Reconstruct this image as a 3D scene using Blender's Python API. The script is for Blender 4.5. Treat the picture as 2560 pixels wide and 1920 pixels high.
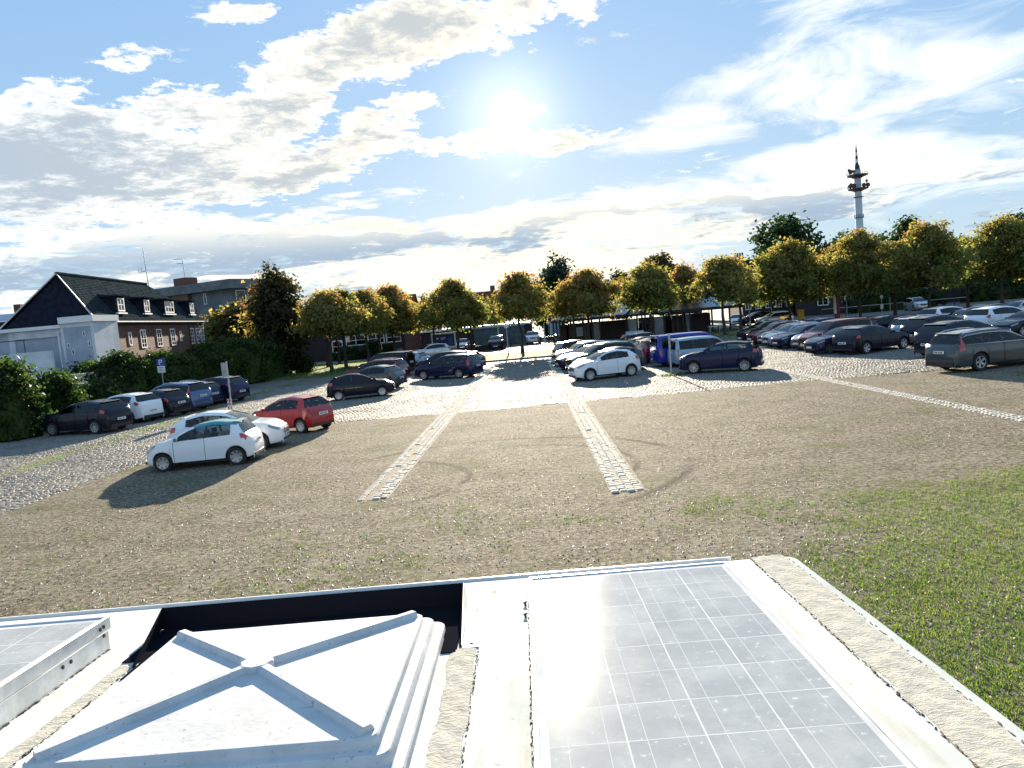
import bpy, math, random
import numpy as np
from mathutils import Vector, Matrix

for o in list(bpy.data.objects):
    bpy.data.objects.remove(o)
S = bpy.context.scene
COL = S.collection
R = math.radians

# ------------------------------------------------------------------ camera
PITCH, ROLL, CAMH, FPX = 5.05, 5.0, 3.7, 1922.0
cp, sp, cr, sr = math.cos(R(PITCH)), math.sin(R(PITCH)), math.cos(R(ROLL)), math.sin(R(ROLL))
cF = Vector((0, cp, -sp)); cR0 = Vector((1, 0, 0)); cU0 = Vector((0, sp, cp))
cR = cR0 * cr - cU0 * sr
cU = cR0 * sr + cU0 * cr
CAM = Vector((0, 0, CAMH))
cam_d = bpy.data.cameras.new('camera')
cam_d.sensor_width = 36.0
cam_d.lens = FPX / 2560 * 36
cam_d.clip_start, cam_d.clip_end = 0.05, 4000
cam = bpy.data.objects.new('camera', cam_d)
COL.objects.link(cam)
m = Matrix((cR, cU, -cF)).transposed().to_4x4()
m.translation = CAM
cam.matrix_world = m
S.camera = cam

# ------------------------------------------------------------------ sun, sky, exposure
SUN_EL, SUN_AZ = R(14.4), R(1.52)          # azimuth from +Y towards +X
sun_dir = Vector((math.sin(SUN_AZ) * math.cos(SUN_EL), math.cos(SUN_AZ) * math.cos(SUN_EL), math.sin(SUN_EL)))
sl = bpy.data.lights.new('sun', 'SUN')
sl.energy = 5.0
sl.angle = R(0.55)
sl.color = (1.0, 0.87, 0.68)
so = bpy.data.objects.new('sun', sl)
so.rotation_euler = (-sun_dir).to_track_quat('-Z', 'Y').to_euler()
so.location = (0, 0, 60)
COL.objects.link(so)
S.view_settings.view_transform = 'Standard'
S.view_settings.look = 'None'
S.view_settings.gamma = 1
S.view_settings.use_curve_mapping = False
S.view_settings.exposure = 1.93
S.cycles.use_denoising = True
S.cycles.max_bounces = 6
S.cycles.transparent_max_bounces = 12
S.cycles.caustics_reflective = False
S.cycles.caustics_refractive = False


class NT:
    """small helper to write node trees"""
    def __init__(self, tree):
        self.t = tree
        tree.nodes.clear()

    def n(self, typ, **kw):
        nd = self.t.nodes.new(typ)
        for k, v in kw.items():
            if k == 'i':
                for a, b in v.items():
                    self.put(nd.inputs[a], b)
            else:
                setattr(nd, k, v)
        return nd

    def put(self, sock, v):
        if isinstance(v, bpy.types.NodeSocket):
            self.t.links.new(v, sock)
        elif isinstance(v, bpy.types.Node):
            self.t.links.new(v.outputs[0], sock)
        else:
            if hasattr(sock.default_value, '__len__') and not hasattr(v, '__len__'):
                v = (v,) * len(sock.default_value)
            elif hasattr(v, '__len__') and len(sock.default_value) == 4 and len(v) == 3:
                v = (*v, 1)
            sock.default_value = v

    def math(self, op, a, b=None, c=None, clamp=False):
        nd = self.t.nodes.new('ShaderNodeMath')
        nd.operation = op
        nd.use_clamp = clamp
        self.put(nd.inputs[0], a)
        if b is not None:
            self.put(nd.inputs[1], b)
        if c is not None:
            self.put(nd.inputs[2], c)
        return nd.outputs[0]

    def vmath(self, op, a, b=None):
        nd = self.t.nodes.new('ShaderNodeVectorMath')
        nd.operation = op
        self.put(nd.inputs[0], a)
        if b is not None:
            self.put(nd.inputs[1], b)
        return nd.outputs['Value'] if op in ('LENGTH', 'DOT_PRODUCT', 'DISTANCE') else nd.outputs[0]

    def smooth(self, v, a, b, lo=0.0, hi=1.0):
        nd = self.t.nodes.new('ShaderNodeMapRange')
        nd.interpolation_type = 'SMOOTHSTEP'
        for i, x in enumerate((v, a, b, lo, hi)):
            self.put(nd.inputs[i], x)
        return nd.outputs[0]

    def noise(self, vec, scale, detail=4, rough=0.55, dist=0.0, dim='3D'):
        nd = self.t.nodes.new('ShaderNodeTexNoise')
        nd.noise_dimensions = dim
        self.put(nd.inputs['Vector'], vec)
        nd.inputs['Scale'].default_value = scale
        nd.inputs['Detail'].default_value = detail
        nd.inputs['Roughness'].default_value = rough
        nd.inputs['Distortion'].default_value = dist
        return nd.outputs['Fac']

    def mix(self, f, a, b):
        nd = self.t.nodes.new('ShaderNodeMix')
        nd.data_type = 'RGBA'
        self.put(nd.inputs[0], f)
        self.put(nd.inputs[6], a)
        self.put(nd.inputs[7], b)
        return nd.outputs[2]

    def ramp(self, f, stops, interp='LINEAR'):
        nd = self.t.nodes.new('ShaderNodeValToRGB')
        cr_ = nd.color_ramp
        cr_.interpolation = interp
        while len(cr_.elements) < len(stops):
            cr_.elements.new(0.5)
        for e, (p, c) in zip(cr_.elements, stops):
            e.position = p
            e.color = (*c, 1) if len(c) == 3 else c
        self.put(nd.inputs[0], f)
        return nd.outputs[0]


def make_world():
    w = bpy.data.worlds.new('World')
    S.world = w
    w.use_nodes = True
    T = NT(w.node_tree)
    tc = T.n('ShaderNodeTexCoord')
    d = T.vmath('NORMALIZE', tc.outputs['Generated'])
    sx = T.n('ShaderNodeSeparateXYZ', i={0: d})
    x, y, z = sx.outputs
    az = T.math('ARCTAN2', x, y)
    el = T.math('ARCSINE', z)
    ae = T.n('ShaderNodeCombineXYZ', i={0: az, 1: el, 2: 0.0}).outputs[0]
    sky = T.n('ShaderNodeTexSky', sky_type='NISHITA')
    sky.sun_disc = False
    sky.sun_elevation = SUN_EL
    sky.sun_rotation = SUN_AZ
    sky.altitude = 20
    sky.air_density = 1.0
    sky.dust_density = 0.35
    sky.ozone_density = 2.0
    # angle to the sun
    cosang = T.vmath('DOT_PRODUCT', d, tuple(sun_dir))
    ang = T.math('ARCCOSINE', T.math('MINIMUM', cosang, 0.99999))
    # lift and gently compress the clear sky (a hazy late-summer blue)
    blue = T.mix(T.smooth(el, 0.0, 0.45), (3.0, 4.2, 5.3), (2.0, 3.5, 5.6))
    clear = T.mix(0.75, T.vmath('MULTIPLY', sky.outputs[0], (0.4, 0.4, 0.4)), blue)

    # cloud plane coordinates (a flat layer seen in perspective) for the detail
    zz = T.math('ADD', T.math('MAXIMUM', z, 0.0), 0.11)
    cpl = T.n('ShaderNodeCombineXYZ', i={0: T.math('DIVIDE', x, zz), 1: T.math('DIVIDE', y, zz), 2: 0.0}).outputs[0]
    warp = T.n('ShaderNodeTexNoise', i={'Vector': cpl, 'Scale': 1.6, 'Detail': 3.0})
    wv = T.vmath('MULTIPLY', T.vmath('SUBTRACT', warp.outputs['Color'], (0.5, 0.5, 0.5)), (0.09, 0.05, 0.0))
    aew = T.vmath('ADD', ae, wv)

    def blob(cx, cy, rx, ry, rot, amp):
        mp = T.n('ShaderNodeMapping', vector_type='TEXTURE')
        mp.inputs['Location'].default_value = (cx, cy, 0)
        mp.inputs['Rotation'].default_value = (0, 0, R(rot))
        mp.inputs['Scale'].default_value = (rx, ry, 1)
        T.put(mp.inputs['Vector'], aew)
        l = T.vmath('LENGTH', mp.outputs[0])
        return T.smooth(l, 1.25, 0.25, 0.0, amp)

    def cover(lst):
        acc = None
        for b in lst:
            v = blob(*b)
            acc = v if acc is None else T.math('MAXIMUM', acc, v)
        return acc
    cumulus = cover([(-0.53, 0.205, 0.34, 0.080, 3, 1.25), (-0.36, 0.245, 0.20, 0.060, 10, 1.0),
                     (-0.25, 0.285, 0.11, 0.060, 25, 1.0), (-0.115, 0.345, 0.17, 0.058, 3, 1.2),
                     (0.075, 0.365, 0.13, 0.035, 5, 0.72), (0.125, 0.345, 0.045, 0.03, 0, 0.62),
                     (-0.24, 0.205, 0.19, 0.040, 12, 0.95), (0.03, 0.216, 0.20, 0.020, 1, 0.86),
                     (-0.12, 0.264, 0.09, 0.018, 10, 0.66), (-0.50, 0.285, 0.10, 0.030, 15, 0.66),
                     (-0.42, 0.315, 0.05, 0.03, 20, 0.55),
                     (-0.29, 0.375, 0.06, 0.018, 5, 0.6), (0.05, 0.248, 0.035, 0.012, 0, 0.5)])
    n1 = T.noise(cpl, 3.6, 12, 0.66, 0.35)
    n1b = T.noise(cpl, 17.0, 8, 0.70, 0.4)
    nn = T.math('ADD', T.math('MULTIPLY', T.math('SUBTRACT', n1, 0.5), 2.5), T.math('MULTIPLY', T.math('SUBTRACT', n1b, 0.5), 1.5))
    dens = T.math('ADD', cumulus, nn)
    cmask = T.smooth(dens, 0.38, 0.64)
    thick = T.smooth(T.math('ADD', dens, T.math('MULTIPLY', T.math('SUBTRACT', T.noise(cpl, 2.0, 4, 0.5), 0.5), 1.2)), 0.46, 1.30)

    # low stratus bands towards the horizon
    st = T.n('ShaderNodeMapping')
    st.inputs['Scale'].default_value = (2.6, 17.0, 1)
    st.inputs['Rotation'].default_value = (0, 0, R(2))
    T.put(st.inputs['Vector'], aew)
    n2 = T.noise(st.outputs[0], 1.5, 9, 0.66, 0.5)
    lowcov = T.math('MULTIPLY', T.smooth(el, 0.205, 0.115), T.smooth(el, 0.015, 0.06, 0.45, 1.0))
    lowcov = T.math('MULTIPLY', lowcov, T.smooth(az, 0.62, 0.15, 0.78, 1.0))
    gap = cover([(0.42, 0.055, 0.22, 0.030, 8, 1.0), (-0.03, 0.150, 0.17, 0.020, 2, 0.9), (0.30, 0.145, 0.10, 0.02, 5, 0.8), (-0.45, 0.142, 0.05, 0.008, 0, 0.4)])
    n2c = T.noise(cpl, 6.5, 8, 0.68, 0.4)
    dens2 = T.math('SUBTRACT', T.math('ADD', T.math('MULTIPLY_ADD', T.math('SUBTRACT', n2c, 0.5), 1.1, T.math('MULTIPLY', lowcov, 0.62)), T.math('MULTIPLY', T.math('SUBTRACT', n2, 0.5), 1.9)), T.math('MULTIPLY', gap, 0.55))
    smask = T.smooth(dens2, 0.30, 0.62)
    st2 = T.n('ShaderNodeMapping')
    st2.inputs['Scale'].default_value = (2.2, 15.0, 1)
    st2.inputs['Location'].default_value = (3.1, 7.7, 0)
    T.put(st2.inputs['Vector'], aew)
    n3 = T.noise(st2.outputs[0], 1.35, 6, 0.6, 0.5)
    sgrey = T.math('MULTIPLY', T.smooth(T.math('MULTIPLY_ADD', T.math('SUBTRACT', n2c, 0.5), 0.35, n3), 0.46, 0.58), T.smooth(el, 0.155, 0.09))

    # high cirrus, right half
    ci = T.n('ShaderNodeMapping')
    ci.inputs['Scale'].default_value = (2.2, 7.5, 1)
    ci.inputs['Rotation'].default_value = (0, 0, R(14))
    T.put(ci.inputs['Vector'], aew)
    n4 = T.noise(ci.outputs[0], 2.4, 9, 0.63, 0.9)
    cicov = cover([(0.44, 0.235, 0.24, 0.075, -6, 1.0), (0.24, 0.205, 0.14, 0.045, 6, 1.0), (0.50, 0.32, 0.25, 0.05, -8, 0.75),
                   (0.42, 0.155, 0.35, 0.045, 10, 0.9), (0.14, 0.115, 0.16, 0.035, 12, 0.9), (0.56, 0.12, 0.2, 0.06, 5, 0.8)])
    cimask = T.smooth(T.math('ADD', T.math('MULTIPLY', cicov, 0.50), T.math('MULTIPLY', T.math('SUBTRACT', n4, 0.5), 1.35)), 0.16, 0.62, 0.0, 0.92)

    near = T.math('POWER', T.smooth(ang, 1.1, 0.0), 2.0)
    lit = T.mix(near, (5.6, 6.1, 6.4), (7.2, 6.7, 5.5))
    warm_low = T.math('MULTIPLY', T.smooth(el, 0.24, 0.05), T.smooth(ang, 0.9, 0.05))
    lit = T.mix(T.math('MULTIPLY', warm_low, 0.75), lit, (7.0, 6.4, 4.8))
    shade = T.mix(near, (2.3, 2.9, 3.6), (3.1, 3.35, 3.5))
    col = T.mix(cimask, clear, T.mix(0.15, lit, (6.8, 7.5, 7.8)))
    col = T.mix(smask, col, T.mix(sgrey, lit, (2.3, 2.95, 3.7)))
    col = T.mix(cmask, col, T.mix(T.math('MULTIPLY', thick, 0.92), lit, shade))
    # aureole round the sun
    glow = T.math('ADD', T.math('MULTIPLY', T.math('POWER', T.smooth(ang, 0.17, 0.0), 3.0), 2.2), T.math('MULTIPLY', T.math('POWER', T.smooth(ang, 0.034, 0.0), 3.0), 60.0))
    gcol = T.n('ShaderNodeCombineXYZ', i={0: glow, 1: T.math('MULTIPLY', glow, 0.93), 2: T.math('MULTIPLY', glow, 0.72)}).outputs[0]
    col = T.vmath('ADD', col, gcol)
    # below the horizon: ground bounce colour
    col = T.mix(T.smooth(el, -0.02, -0.10), col, (1.6, 1.5, 1.3))
    bg = T.n('ShaderNodeBackground', i={'Color': col, 'Strength': 0.05})
    out = T.n('ShaderNodeOutputWorld')
    T.t.links.new(bg.outputs[0], out.inputs[0])
    w.cycles.sampling_method = 'MANUAL'
    w.cycles.sample_map_resolution = 1024


make_world()

# ------------------------------------------------------------------ helpers


def ray(px, py):
    return cF * FPX + cR * (px - 1280) - cU * (py - 960)


def gp(px, py, z=0.0):
    """ground point seen at a pixel of the 2560 x 1920 photograph"""
    d = ray(px, py)
    return CAM + d * ((z - CAMH) / d.z)


def at(px, py, Y):
    """point at distance Y seen at a pixel"""
    d = ray(px, py)
    return CAM + d * (Y / d.y)


def colx(px, Y):
    """ground point at distance Y in the image column px near the ground line"""
    py = 960
    for _ in range(6):
        d = ray(px, py)
        t = Y / d.y
        zz = CAMH + d.z * t
        py += zz / t * 1.0
    p = at(px, py, Y)
    return Vector((p.x, Y, 0))


def tag(o, label=None, cat=None, group=None, kind=None):
    if label:
        o['label'] = label
    if cat:
        o['category'] = cat
    if group:
        o['group'] = group
    if kind:
        o['kind'] = kind
    return o


def empty(name, loc=(0, 0, 0), rz=0.0):
    o = bpy.data.objects.new(name, None)
    o.location = loc
    o.rotation_euler = (0, 0, rz)
    o.empty_display_size = 0.3
    COL.objects.link(o)
    return o


def thing(name, label, cat, loc=(0, 0, 0), rz=0.0, group=None):
    return tag(empty(name, loc, rz), label, cat, group)


def dup(root, loc=None, rz=None, label=None, group=None):
    def rec(o, par):
        c = o.copy()
        COL.objects.link(c)
        if par is not None:
            c.parent = par
        for ch in o.children:
            rec(ch, c)
        return c
    r = rec(root, None)
    if loc is not None:
        r.location = loc
    if rz is not None:
        r.rotation_euler = (0, 0, rz)
    if label:
        r['label'] = label
    if group:
        r['group'] = group
    return r


class MB:
    """collects shapes for one mesh"""
    def __init__(self):
        self.v, self.f = [], []

    def add(self, vs, fs):
        b = len(self.v)
        self.v += [tuple(v) for v in vs]
        self.f += [tuple(i + b for i in f) for f in fs]
        return self

    def box(self, x0, x1, y0, y1, z0, z1):
        return self.add([(x0, y0, z0), (x1, y0, z0), (x1, y1, z0), (x0, y1, z0), (x0, y0, z1), (x1, y0, z1), (x1, y1, z1), (x0, y1, z1)],
                        [(0, 3, 2, 1), (4, 5, 6, 7), (0, 1, 5, 4), (1, 2, 6, 5), (2, 3, 7, 6), (3, 0, 4, 7)])

    def bbox(self, x0, x1, y0, y1, z0, z1, b):
        """box with chamfered top edges"""
        vs = [(x0, y0, z0), (x1, y0, z0), (x1, y1, z0), (x0, y1, z0), (x0, y0, z1 - b), (x1, y0, z1 - b), (x1, y1, z1 - b), (x0, y1, z1 - b),
              (x0 + b, y0 + b, z1), (x1 - b, y0 + b, z1), (x1 - b, y1 - b, z1), (x0 + b, y1 - b, z1)]
        return self.add(vs, [(0, 1, 5, 4), (1, 2, 6, 5), (2, 3, 7, 6), (3, 0, 4, 7), (4, 5, 9, 8), (5, 6, 10, 9), (6, 7, 11, 10), (7, 4, 8, 11), (8, 9, 10, 11)])

    def quad(self, a, b, c, d):
        return self.add([a, b, c, d], [(0, 1, 2, 3)])

    def poly(self, pts):
        return self.add(pts, [tuple(range(len(pts)))])

    def prism(self, pts, h):
        """extrude a closed outline by vector h"""
        n = len(pts)
        h = Vector(h)
        a = [Vector(p) for p in pts]
        return self.add([*a, *[p + h for p in a]],
                        [tuple(reversed(range(n))), tuple(range(n, 2 * n))] + [(i, (i + 1) % n, n + (i + 1) % n, n + i) for i in range(n)])

    def tube(self, p0, p1, r0, r1=None, n=8, caps=True):
        p0, p1 = Vector(p0), Vector(p1)
        r1 = r0 if r1 is None else r1
        d = (p1 - p0).normalized()
        a = d.orthogonal().normalized()
        b = d.cross(a)
        vs = []
        for p, r_ in ((p0, r0), (p1, r1)):
            for i in range(n):
                t = 2 * math.pi * i / n
                vs.append(p + (a * math.cos(t) + b * math.sin(t)) * r_)
        fs = [(i, (i + 1) % n, n + (i + 1) % n, n + i) for i in range(n)]
        if caps:
            fs += [tuple(reversed(range(n))), tuple(range(n, 2 * n))]
        return self.add(vs, fs)

    def lathe(self, prof, n=24, axis='y', c=(0, 0, 0)):
        """revolve (radius, along) pairs about an axis"""
        vs = []
        for r_, h in prof:
            for i in range(n):
                t = 2 * math.pi * i / n
                a, b = math.cos(t) * r_, math.sin(t) * r_
                vs.append({'y': (c[0] + a, c[1] + h, c[2] + b), 'z': (c[0] + a, c[1] + b, c[2] + h), 'x': (c[0] + h, c[1] + a, c[2] + b)}[axis])
        fs = []
        for k in range(len(prof) - 1):
            for i in range(n):
                j = (i + 1) % n
                fs.append((k * n + i, k * n + j, (k + 1) * n + j, (k + 1) * n + i))
        return self.add(vs, fs)

    def mesh(self, name, smooth=0):
        me = bpy.data.meshes.new(name)
        me.from_pydata(self.v, [], self.f)
        me.update()
        if smooth:
            me.polygons.foreach_set('use_smooth', [True] * len(me.polygons))
            if smooth < 180:
                me.set_sharp_from_angle(angle=R(smooth))
        return me

    def build(self, name, mat, parent=None, smooth=0, loc=None):
        me = self.mesh(name, smooth)
        if mat:
            me.materials.append(mat)
        o = bpy.data.objects.new(name, me)
        COL.objects.link(o)
        if parent is not None:
            o.parent = parent
        if loc is not None:
            o.location = loc
        return o


def np_mesh(name, V, F, mat, smooth=False):
    """fast mesh from numpy arrays; F has 3 or 4 columns"""
    me = bpy.data.meshes.new(name)
    k = F.shape[1]
    me.vertices.add(len(V))
    me.vertices.foreach_set('co', V.astype(np.float32).ravel())
    me.loops.add(F.size)
    me.loops.foreach_set('vertex_index', F.astype(np.int32).ravel())
    me.polygons.add(len(F))
    me.polygons.foreach_set('loop_start', np.arange(0, F.size, k, dtype=np.int32))
    me.polygons.foreach_set('loop_total', np.full(len(F), k, dtype=np.int32))
    me.update(calc_edges=True)
    me.validate()
    if smooth:
        me.polygons.foreach_set('use_smooth', [True] * len(me.polygons))
    if mat:
        me.materials.append(mat)
    return me


def link(name, me, parent=None, loc=None):
    o = bpy.data.objects.new(name, me)
    COL.objects.link(o)
    if parent is not None:
        o.parent = parent
    if loc is not None:
        o.location = loc
    return o


# ------------------------------------------------------------------ materials
def mat(name, col, rough=0.6, metal=0.0, spec=0.5, coat=0.0, noise=None, bump=None, emit=None):
    """principled with optional colour variation (scale, amount) and fine bump (scale, strength)"""
    M = bpy.data.materials.new(name)
    M.use_nodes = True
    T = NT(M.node_tree)
    p = T.n('ShaderNodeBsdfPrincipled')
    o = T.n('ShaderNodeOutputMaterial')
    T.t.links.new(p.outputs[0], o.inputs[0])
    T.put(p.inputs['Base Color'], col)
    p.inputs['Roughness'].default_value = rough
    p.inputs['Metallic'].default_value = metal
    p.inputs['Specular IOR Level'].default_value = spec
    p.inputs['Coat Weight'].default_value = coat
    p.inputs['Coat Roughness'].default_value = 0.06
    tc = T.n('ShaderNodeTexCoord')
    if noise:
        n = T.noise(tc.outputs['Object'], noise[0], 5, 0.6)
        dark = tuple(c * (1 - noise[1]) for c in col)
        lite = tuple(min(1, c * (1 + noise[1])) for c in col)
        T.put(p.inputs['Base Color'], T.mix(T.smooth(n, 0.3, 0.7), dark, lite))
    if bump:
        b = T.n('ShaderNodeBump', i={'Height': T.noise(tc.outputs['Object'], bump[0], 4, 0.6), 'Strength': bump[1], 'Distance': 0.02})
        T.t.links.new(b.outputs[0], p.inputs['Normal'])
    return M


def paint(name, col, metal=0.0):
    dark = max(col) < 0.06
    return mat(name, col, 0.22, metal, 0.12 if dark else 0.25, 0.4 if dark else 0.7)


def glass_mat(name, tint=(0.30, 0.36, 0.38), refl=0.9):
    M = bpy.data.materials.new(name)
    M.use_nodes = True
    T = NT(M.node_tree)
    tr = T.n('ShaderNodeBsdfTransparent', i={'Color': tint})
    gl = T.n('ShaderNodeBsdfGlossy', i={'Color': (refl, refl, refl), 'Roughness': 0.02})
    fr = T.n('ShaderNodeFresnel', i={'IOR': 1.5})
    mx = T.n('ShaderNodeMixShader', i={0: fr.outputs[0], 1: tr.outputs[0], 2: gl.outputs[0]})
    o = T.n('ShaderNodeOutputMaterial')
    T.t.links.new(mx.outputs[0], o.inputs[0])
    return M


def brick_mat(name, c1, c2, mortar, scale=1.0, rough=0.85):
    """brick wall for buildings too far off to tell the bricks apart; walls face +-X or +-Y"""
    M = bpy.data.materials.new(name)
    M.use_nodes = True
    T = NT(M.node_tree)
    p = T.n('ShaderNodeBsdfPrincipled', i={'Roughness': rough, 'Specular IOR Level': 0.3})
    o = T.n('ShaderNodeOutputMaterial')
    T.t.links.new(p.outputs[0], o.inputs[0])
    tc = T.n('ShaderNodeTexCoord')
    s = T.n('ShaderNodeSeparateXYZ', i={0: tc.outputs['Object']})
    u = T.math('ADD', s.outputs[0], s.outputs[1])
    v = T.n('ShaderNodeCombineXYZ', i={0: u, 1: s.outputs[2], 2: 0.0})
    b = T.n('ShaderNodeTexBrick', i={'Vector': v.outputs[0], 'Color1': c1, 'Color2': c2, 'Mortar': mortar, 'Scale': scale,
                                     'Mortar Size': 0.012, 'Brick Width': 0.25, 'Row Height': 0.0775})
    n = T.noise(tc.outputs['Object'], 0.6, 5, 0.6)
    T.put(p.inputs['Base Color'], T.mix(T.smooth(n, 0.3, 0.75, 0.0, 0.45), b.outputs['Color'], tuple(c * 0.55 for c in c1)))
    bm = T.n('ShaderNodeBump', i={'Height': b.outputs['Fac'], 'Strength': 0.4, 'Distance': -0.01})
    T.t.links.new(bm.outputs[0], p.inputs['Normal'])
    return M


def leaf_mat(name, stops, trans=0.45, zgrad=0.0, rough=0.55, bias=0.0):
    """leaves: a colour per leaf, thin enough to let light through"""
    M = bpy.data.materials.new(name)
    M.use_nodes = True
    T = NT(M.node_tree)
    g = T.n('ShaderNodeNewGeometry')
    oi = T.n('ShaderNodeObjectInfo')
    f = T.math('ADD', T.math('MULTIPLY', g.outputs['Random Per Island'], 0.55), T.math('MULTIPLY', T.math('SUBTRACT', oi.outputs['Random'], 0.5), 0.30))
    tc = T.n('ShaderNodeTexCoord')
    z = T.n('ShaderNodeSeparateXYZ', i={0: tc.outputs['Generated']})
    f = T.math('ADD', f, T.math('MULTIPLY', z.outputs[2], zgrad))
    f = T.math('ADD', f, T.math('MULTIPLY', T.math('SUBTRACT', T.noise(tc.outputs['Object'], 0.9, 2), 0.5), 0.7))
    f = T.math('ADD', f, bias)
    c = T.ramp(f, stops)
    df = T.n('ShaderNodeBsdfDiffuse', i={'Color': c})
    tl = T.n('ShaderNodeBsdfTranslucent', i={'Color': c})
    gl = T.n('ShaderNodeBsdfGlossy', i={'Color': (0.8, 0.8, 0.8), 'Roughness': rough})
    mx = T.n('ShaderNodeMixShader', i={0: trans, 1: df.outputs[0], 2: tl.outputs[0]})
    mx2 = T.n('ShaderNodeMixShader', i={0: 0.018, 1: mx.outputs[0], 2: gl.outputs[0]})
    o = T.n('ShaderNodeOutputMaterial')
    T.t.links.new(mx2.outputs[0], o.inputs[0])
    return M


M_ = dict(
    tyre=mat('tyre_rubber', (0.018, 0.018, 0.02), 0.8),
    rim=mat('alloy', (0.46, 0.48, 0.50), 0.35, 0.8),
    rimdark=mat('wheel_well', (0.02, 0.02, 0.022), 0.7),
    trim=mat('black_plastic', (0.022, 0.022, 0.025), 0.5),
    seat=mat('seat_cloth', (0.035, 0.035, 0.04), 0.9),
    glass=glass_mat('car_glass', (0.42, 0.50, 0.52)),
    glassdark=glass_mat('tinted_glass', (0.10, 0.12, 0.14)),
    lamp=mat('headlamp_lens', (0.20, 0.23, 0.28), 0.08, 0.3, 0.8, 1.0),
    tail=mat('tail_lamp_lens', (0.42, 0.012, 0.012), 0.15, 0.0, 0.6, 1.0),
    plate=mat('number_plate', (0.78, 0.78, 0.76), 0.4),
    mark=mat('plate_marks', (0.03, 0.03, 0.035), 0.5),
    chrome=mat('chrome', (0.75, 0.75, 0.76), 0.15, 1.0),
    white=paint('white_paint', (0.78, 0.80, 0.82)),
    red=paint('red_paint', (0.36, 0.012, 0.015)),
    darkred=paint('dark_red_paint', (0.13, 0.008, 0.018), 0.2),
    black=paint('black_paint', (0.005, 0.007, 0.018)),
    navy=paint('navy_paint', (0.007, 0.013, 0.050), 0.1),
    blue=paint('blue_paint', (0.012, 0.03, 0.30)),
    midblue=paint('steel_blue_paint', (0.06, 0.12, 0.24), 0.4),
    ltblue=paint('pale_blue_paint', (0.30, 0.42, 0.52), 0.2),
    silver=paint('silver_paint', (0.50, 0.53, 0.57), 0.6),
    grey=paint('grey_paint', (0.055, 0.07, 0.078), 0.3),
    green=paint('green_paint', (0.03, 0.09, 0.07), 0.3),
    teal=paint('teal_roof', (0.02, 0.22, 0.26)),
    steel=mat('galvanised_steel', (0.42, 0.44, 0.46), 0.45, 0.7, noise=(8, 0.2)),
    darksteel=mat('dark_metal', (0.05, 0.055, 0.06), 0.5, 0.5),
    winframe=mat('white_window_paint', (0.78, 0.78, 0.77), 0.5),
    pane=glass_mat('window_pane', (0.05, 0.06, 0.075), 1.0),
    wood=mat('dark_timber', (0.035, 0.03, 0.028), 0.7, noise=(3, 0.3)),
    bark=mat('tree_bark', (0.055, 0.045, 0.038), 0.9, noise=(6, 0.4), bump=(14, 0.6)),
    whitewall=mat('white_render', (0.62, 0.64, 0.66), 0.85, noise=(0.8, 0.14)),
    greywall=mat('grey_render', (0.36, 0.40, 0.45), 0.9, noise=(0.5, 0.2)),
    concrete=mat('concrete', (0.15, 0.165, 0.17), 0.9, noise=(0.7, 0.25), bump=(3, 0.3)),
    brick=brick_mat('red_brown_brick', (0.19, 0.080, 0.052), (0.14, 0.062, 0.045), (0.12, 0.10, 0.09)),
    brickred=brick_mat('red_brick', (0.20, 0.07, 0.05), (0.15, 0.055, 0.04), (0.16, 0.13, 0.11)),
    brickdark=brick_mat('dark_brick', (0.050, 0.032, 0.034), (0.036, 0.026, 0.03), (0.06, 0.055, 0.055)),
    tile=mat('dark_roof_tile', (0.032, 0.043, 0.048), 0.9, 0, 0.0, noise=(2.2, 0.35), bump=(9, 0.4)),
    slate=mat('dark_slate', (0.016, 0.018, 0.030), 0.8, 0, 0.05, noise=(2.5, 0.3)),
    redtile=mat('red_roof_tile', (0.20, 0.060, 0.035), 0.9, 0, 0.0, noise=(1.5, 0.35)),
    zinc=mat('zinc_roof', (0.24, 0.29, 0.34), 0.35, 0.6, noise=(1.2, 0.2)),
)

# ------------------------------------------------------------------ ground
random.seed(7)
rng = np.random.default_rng(11)


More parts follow.
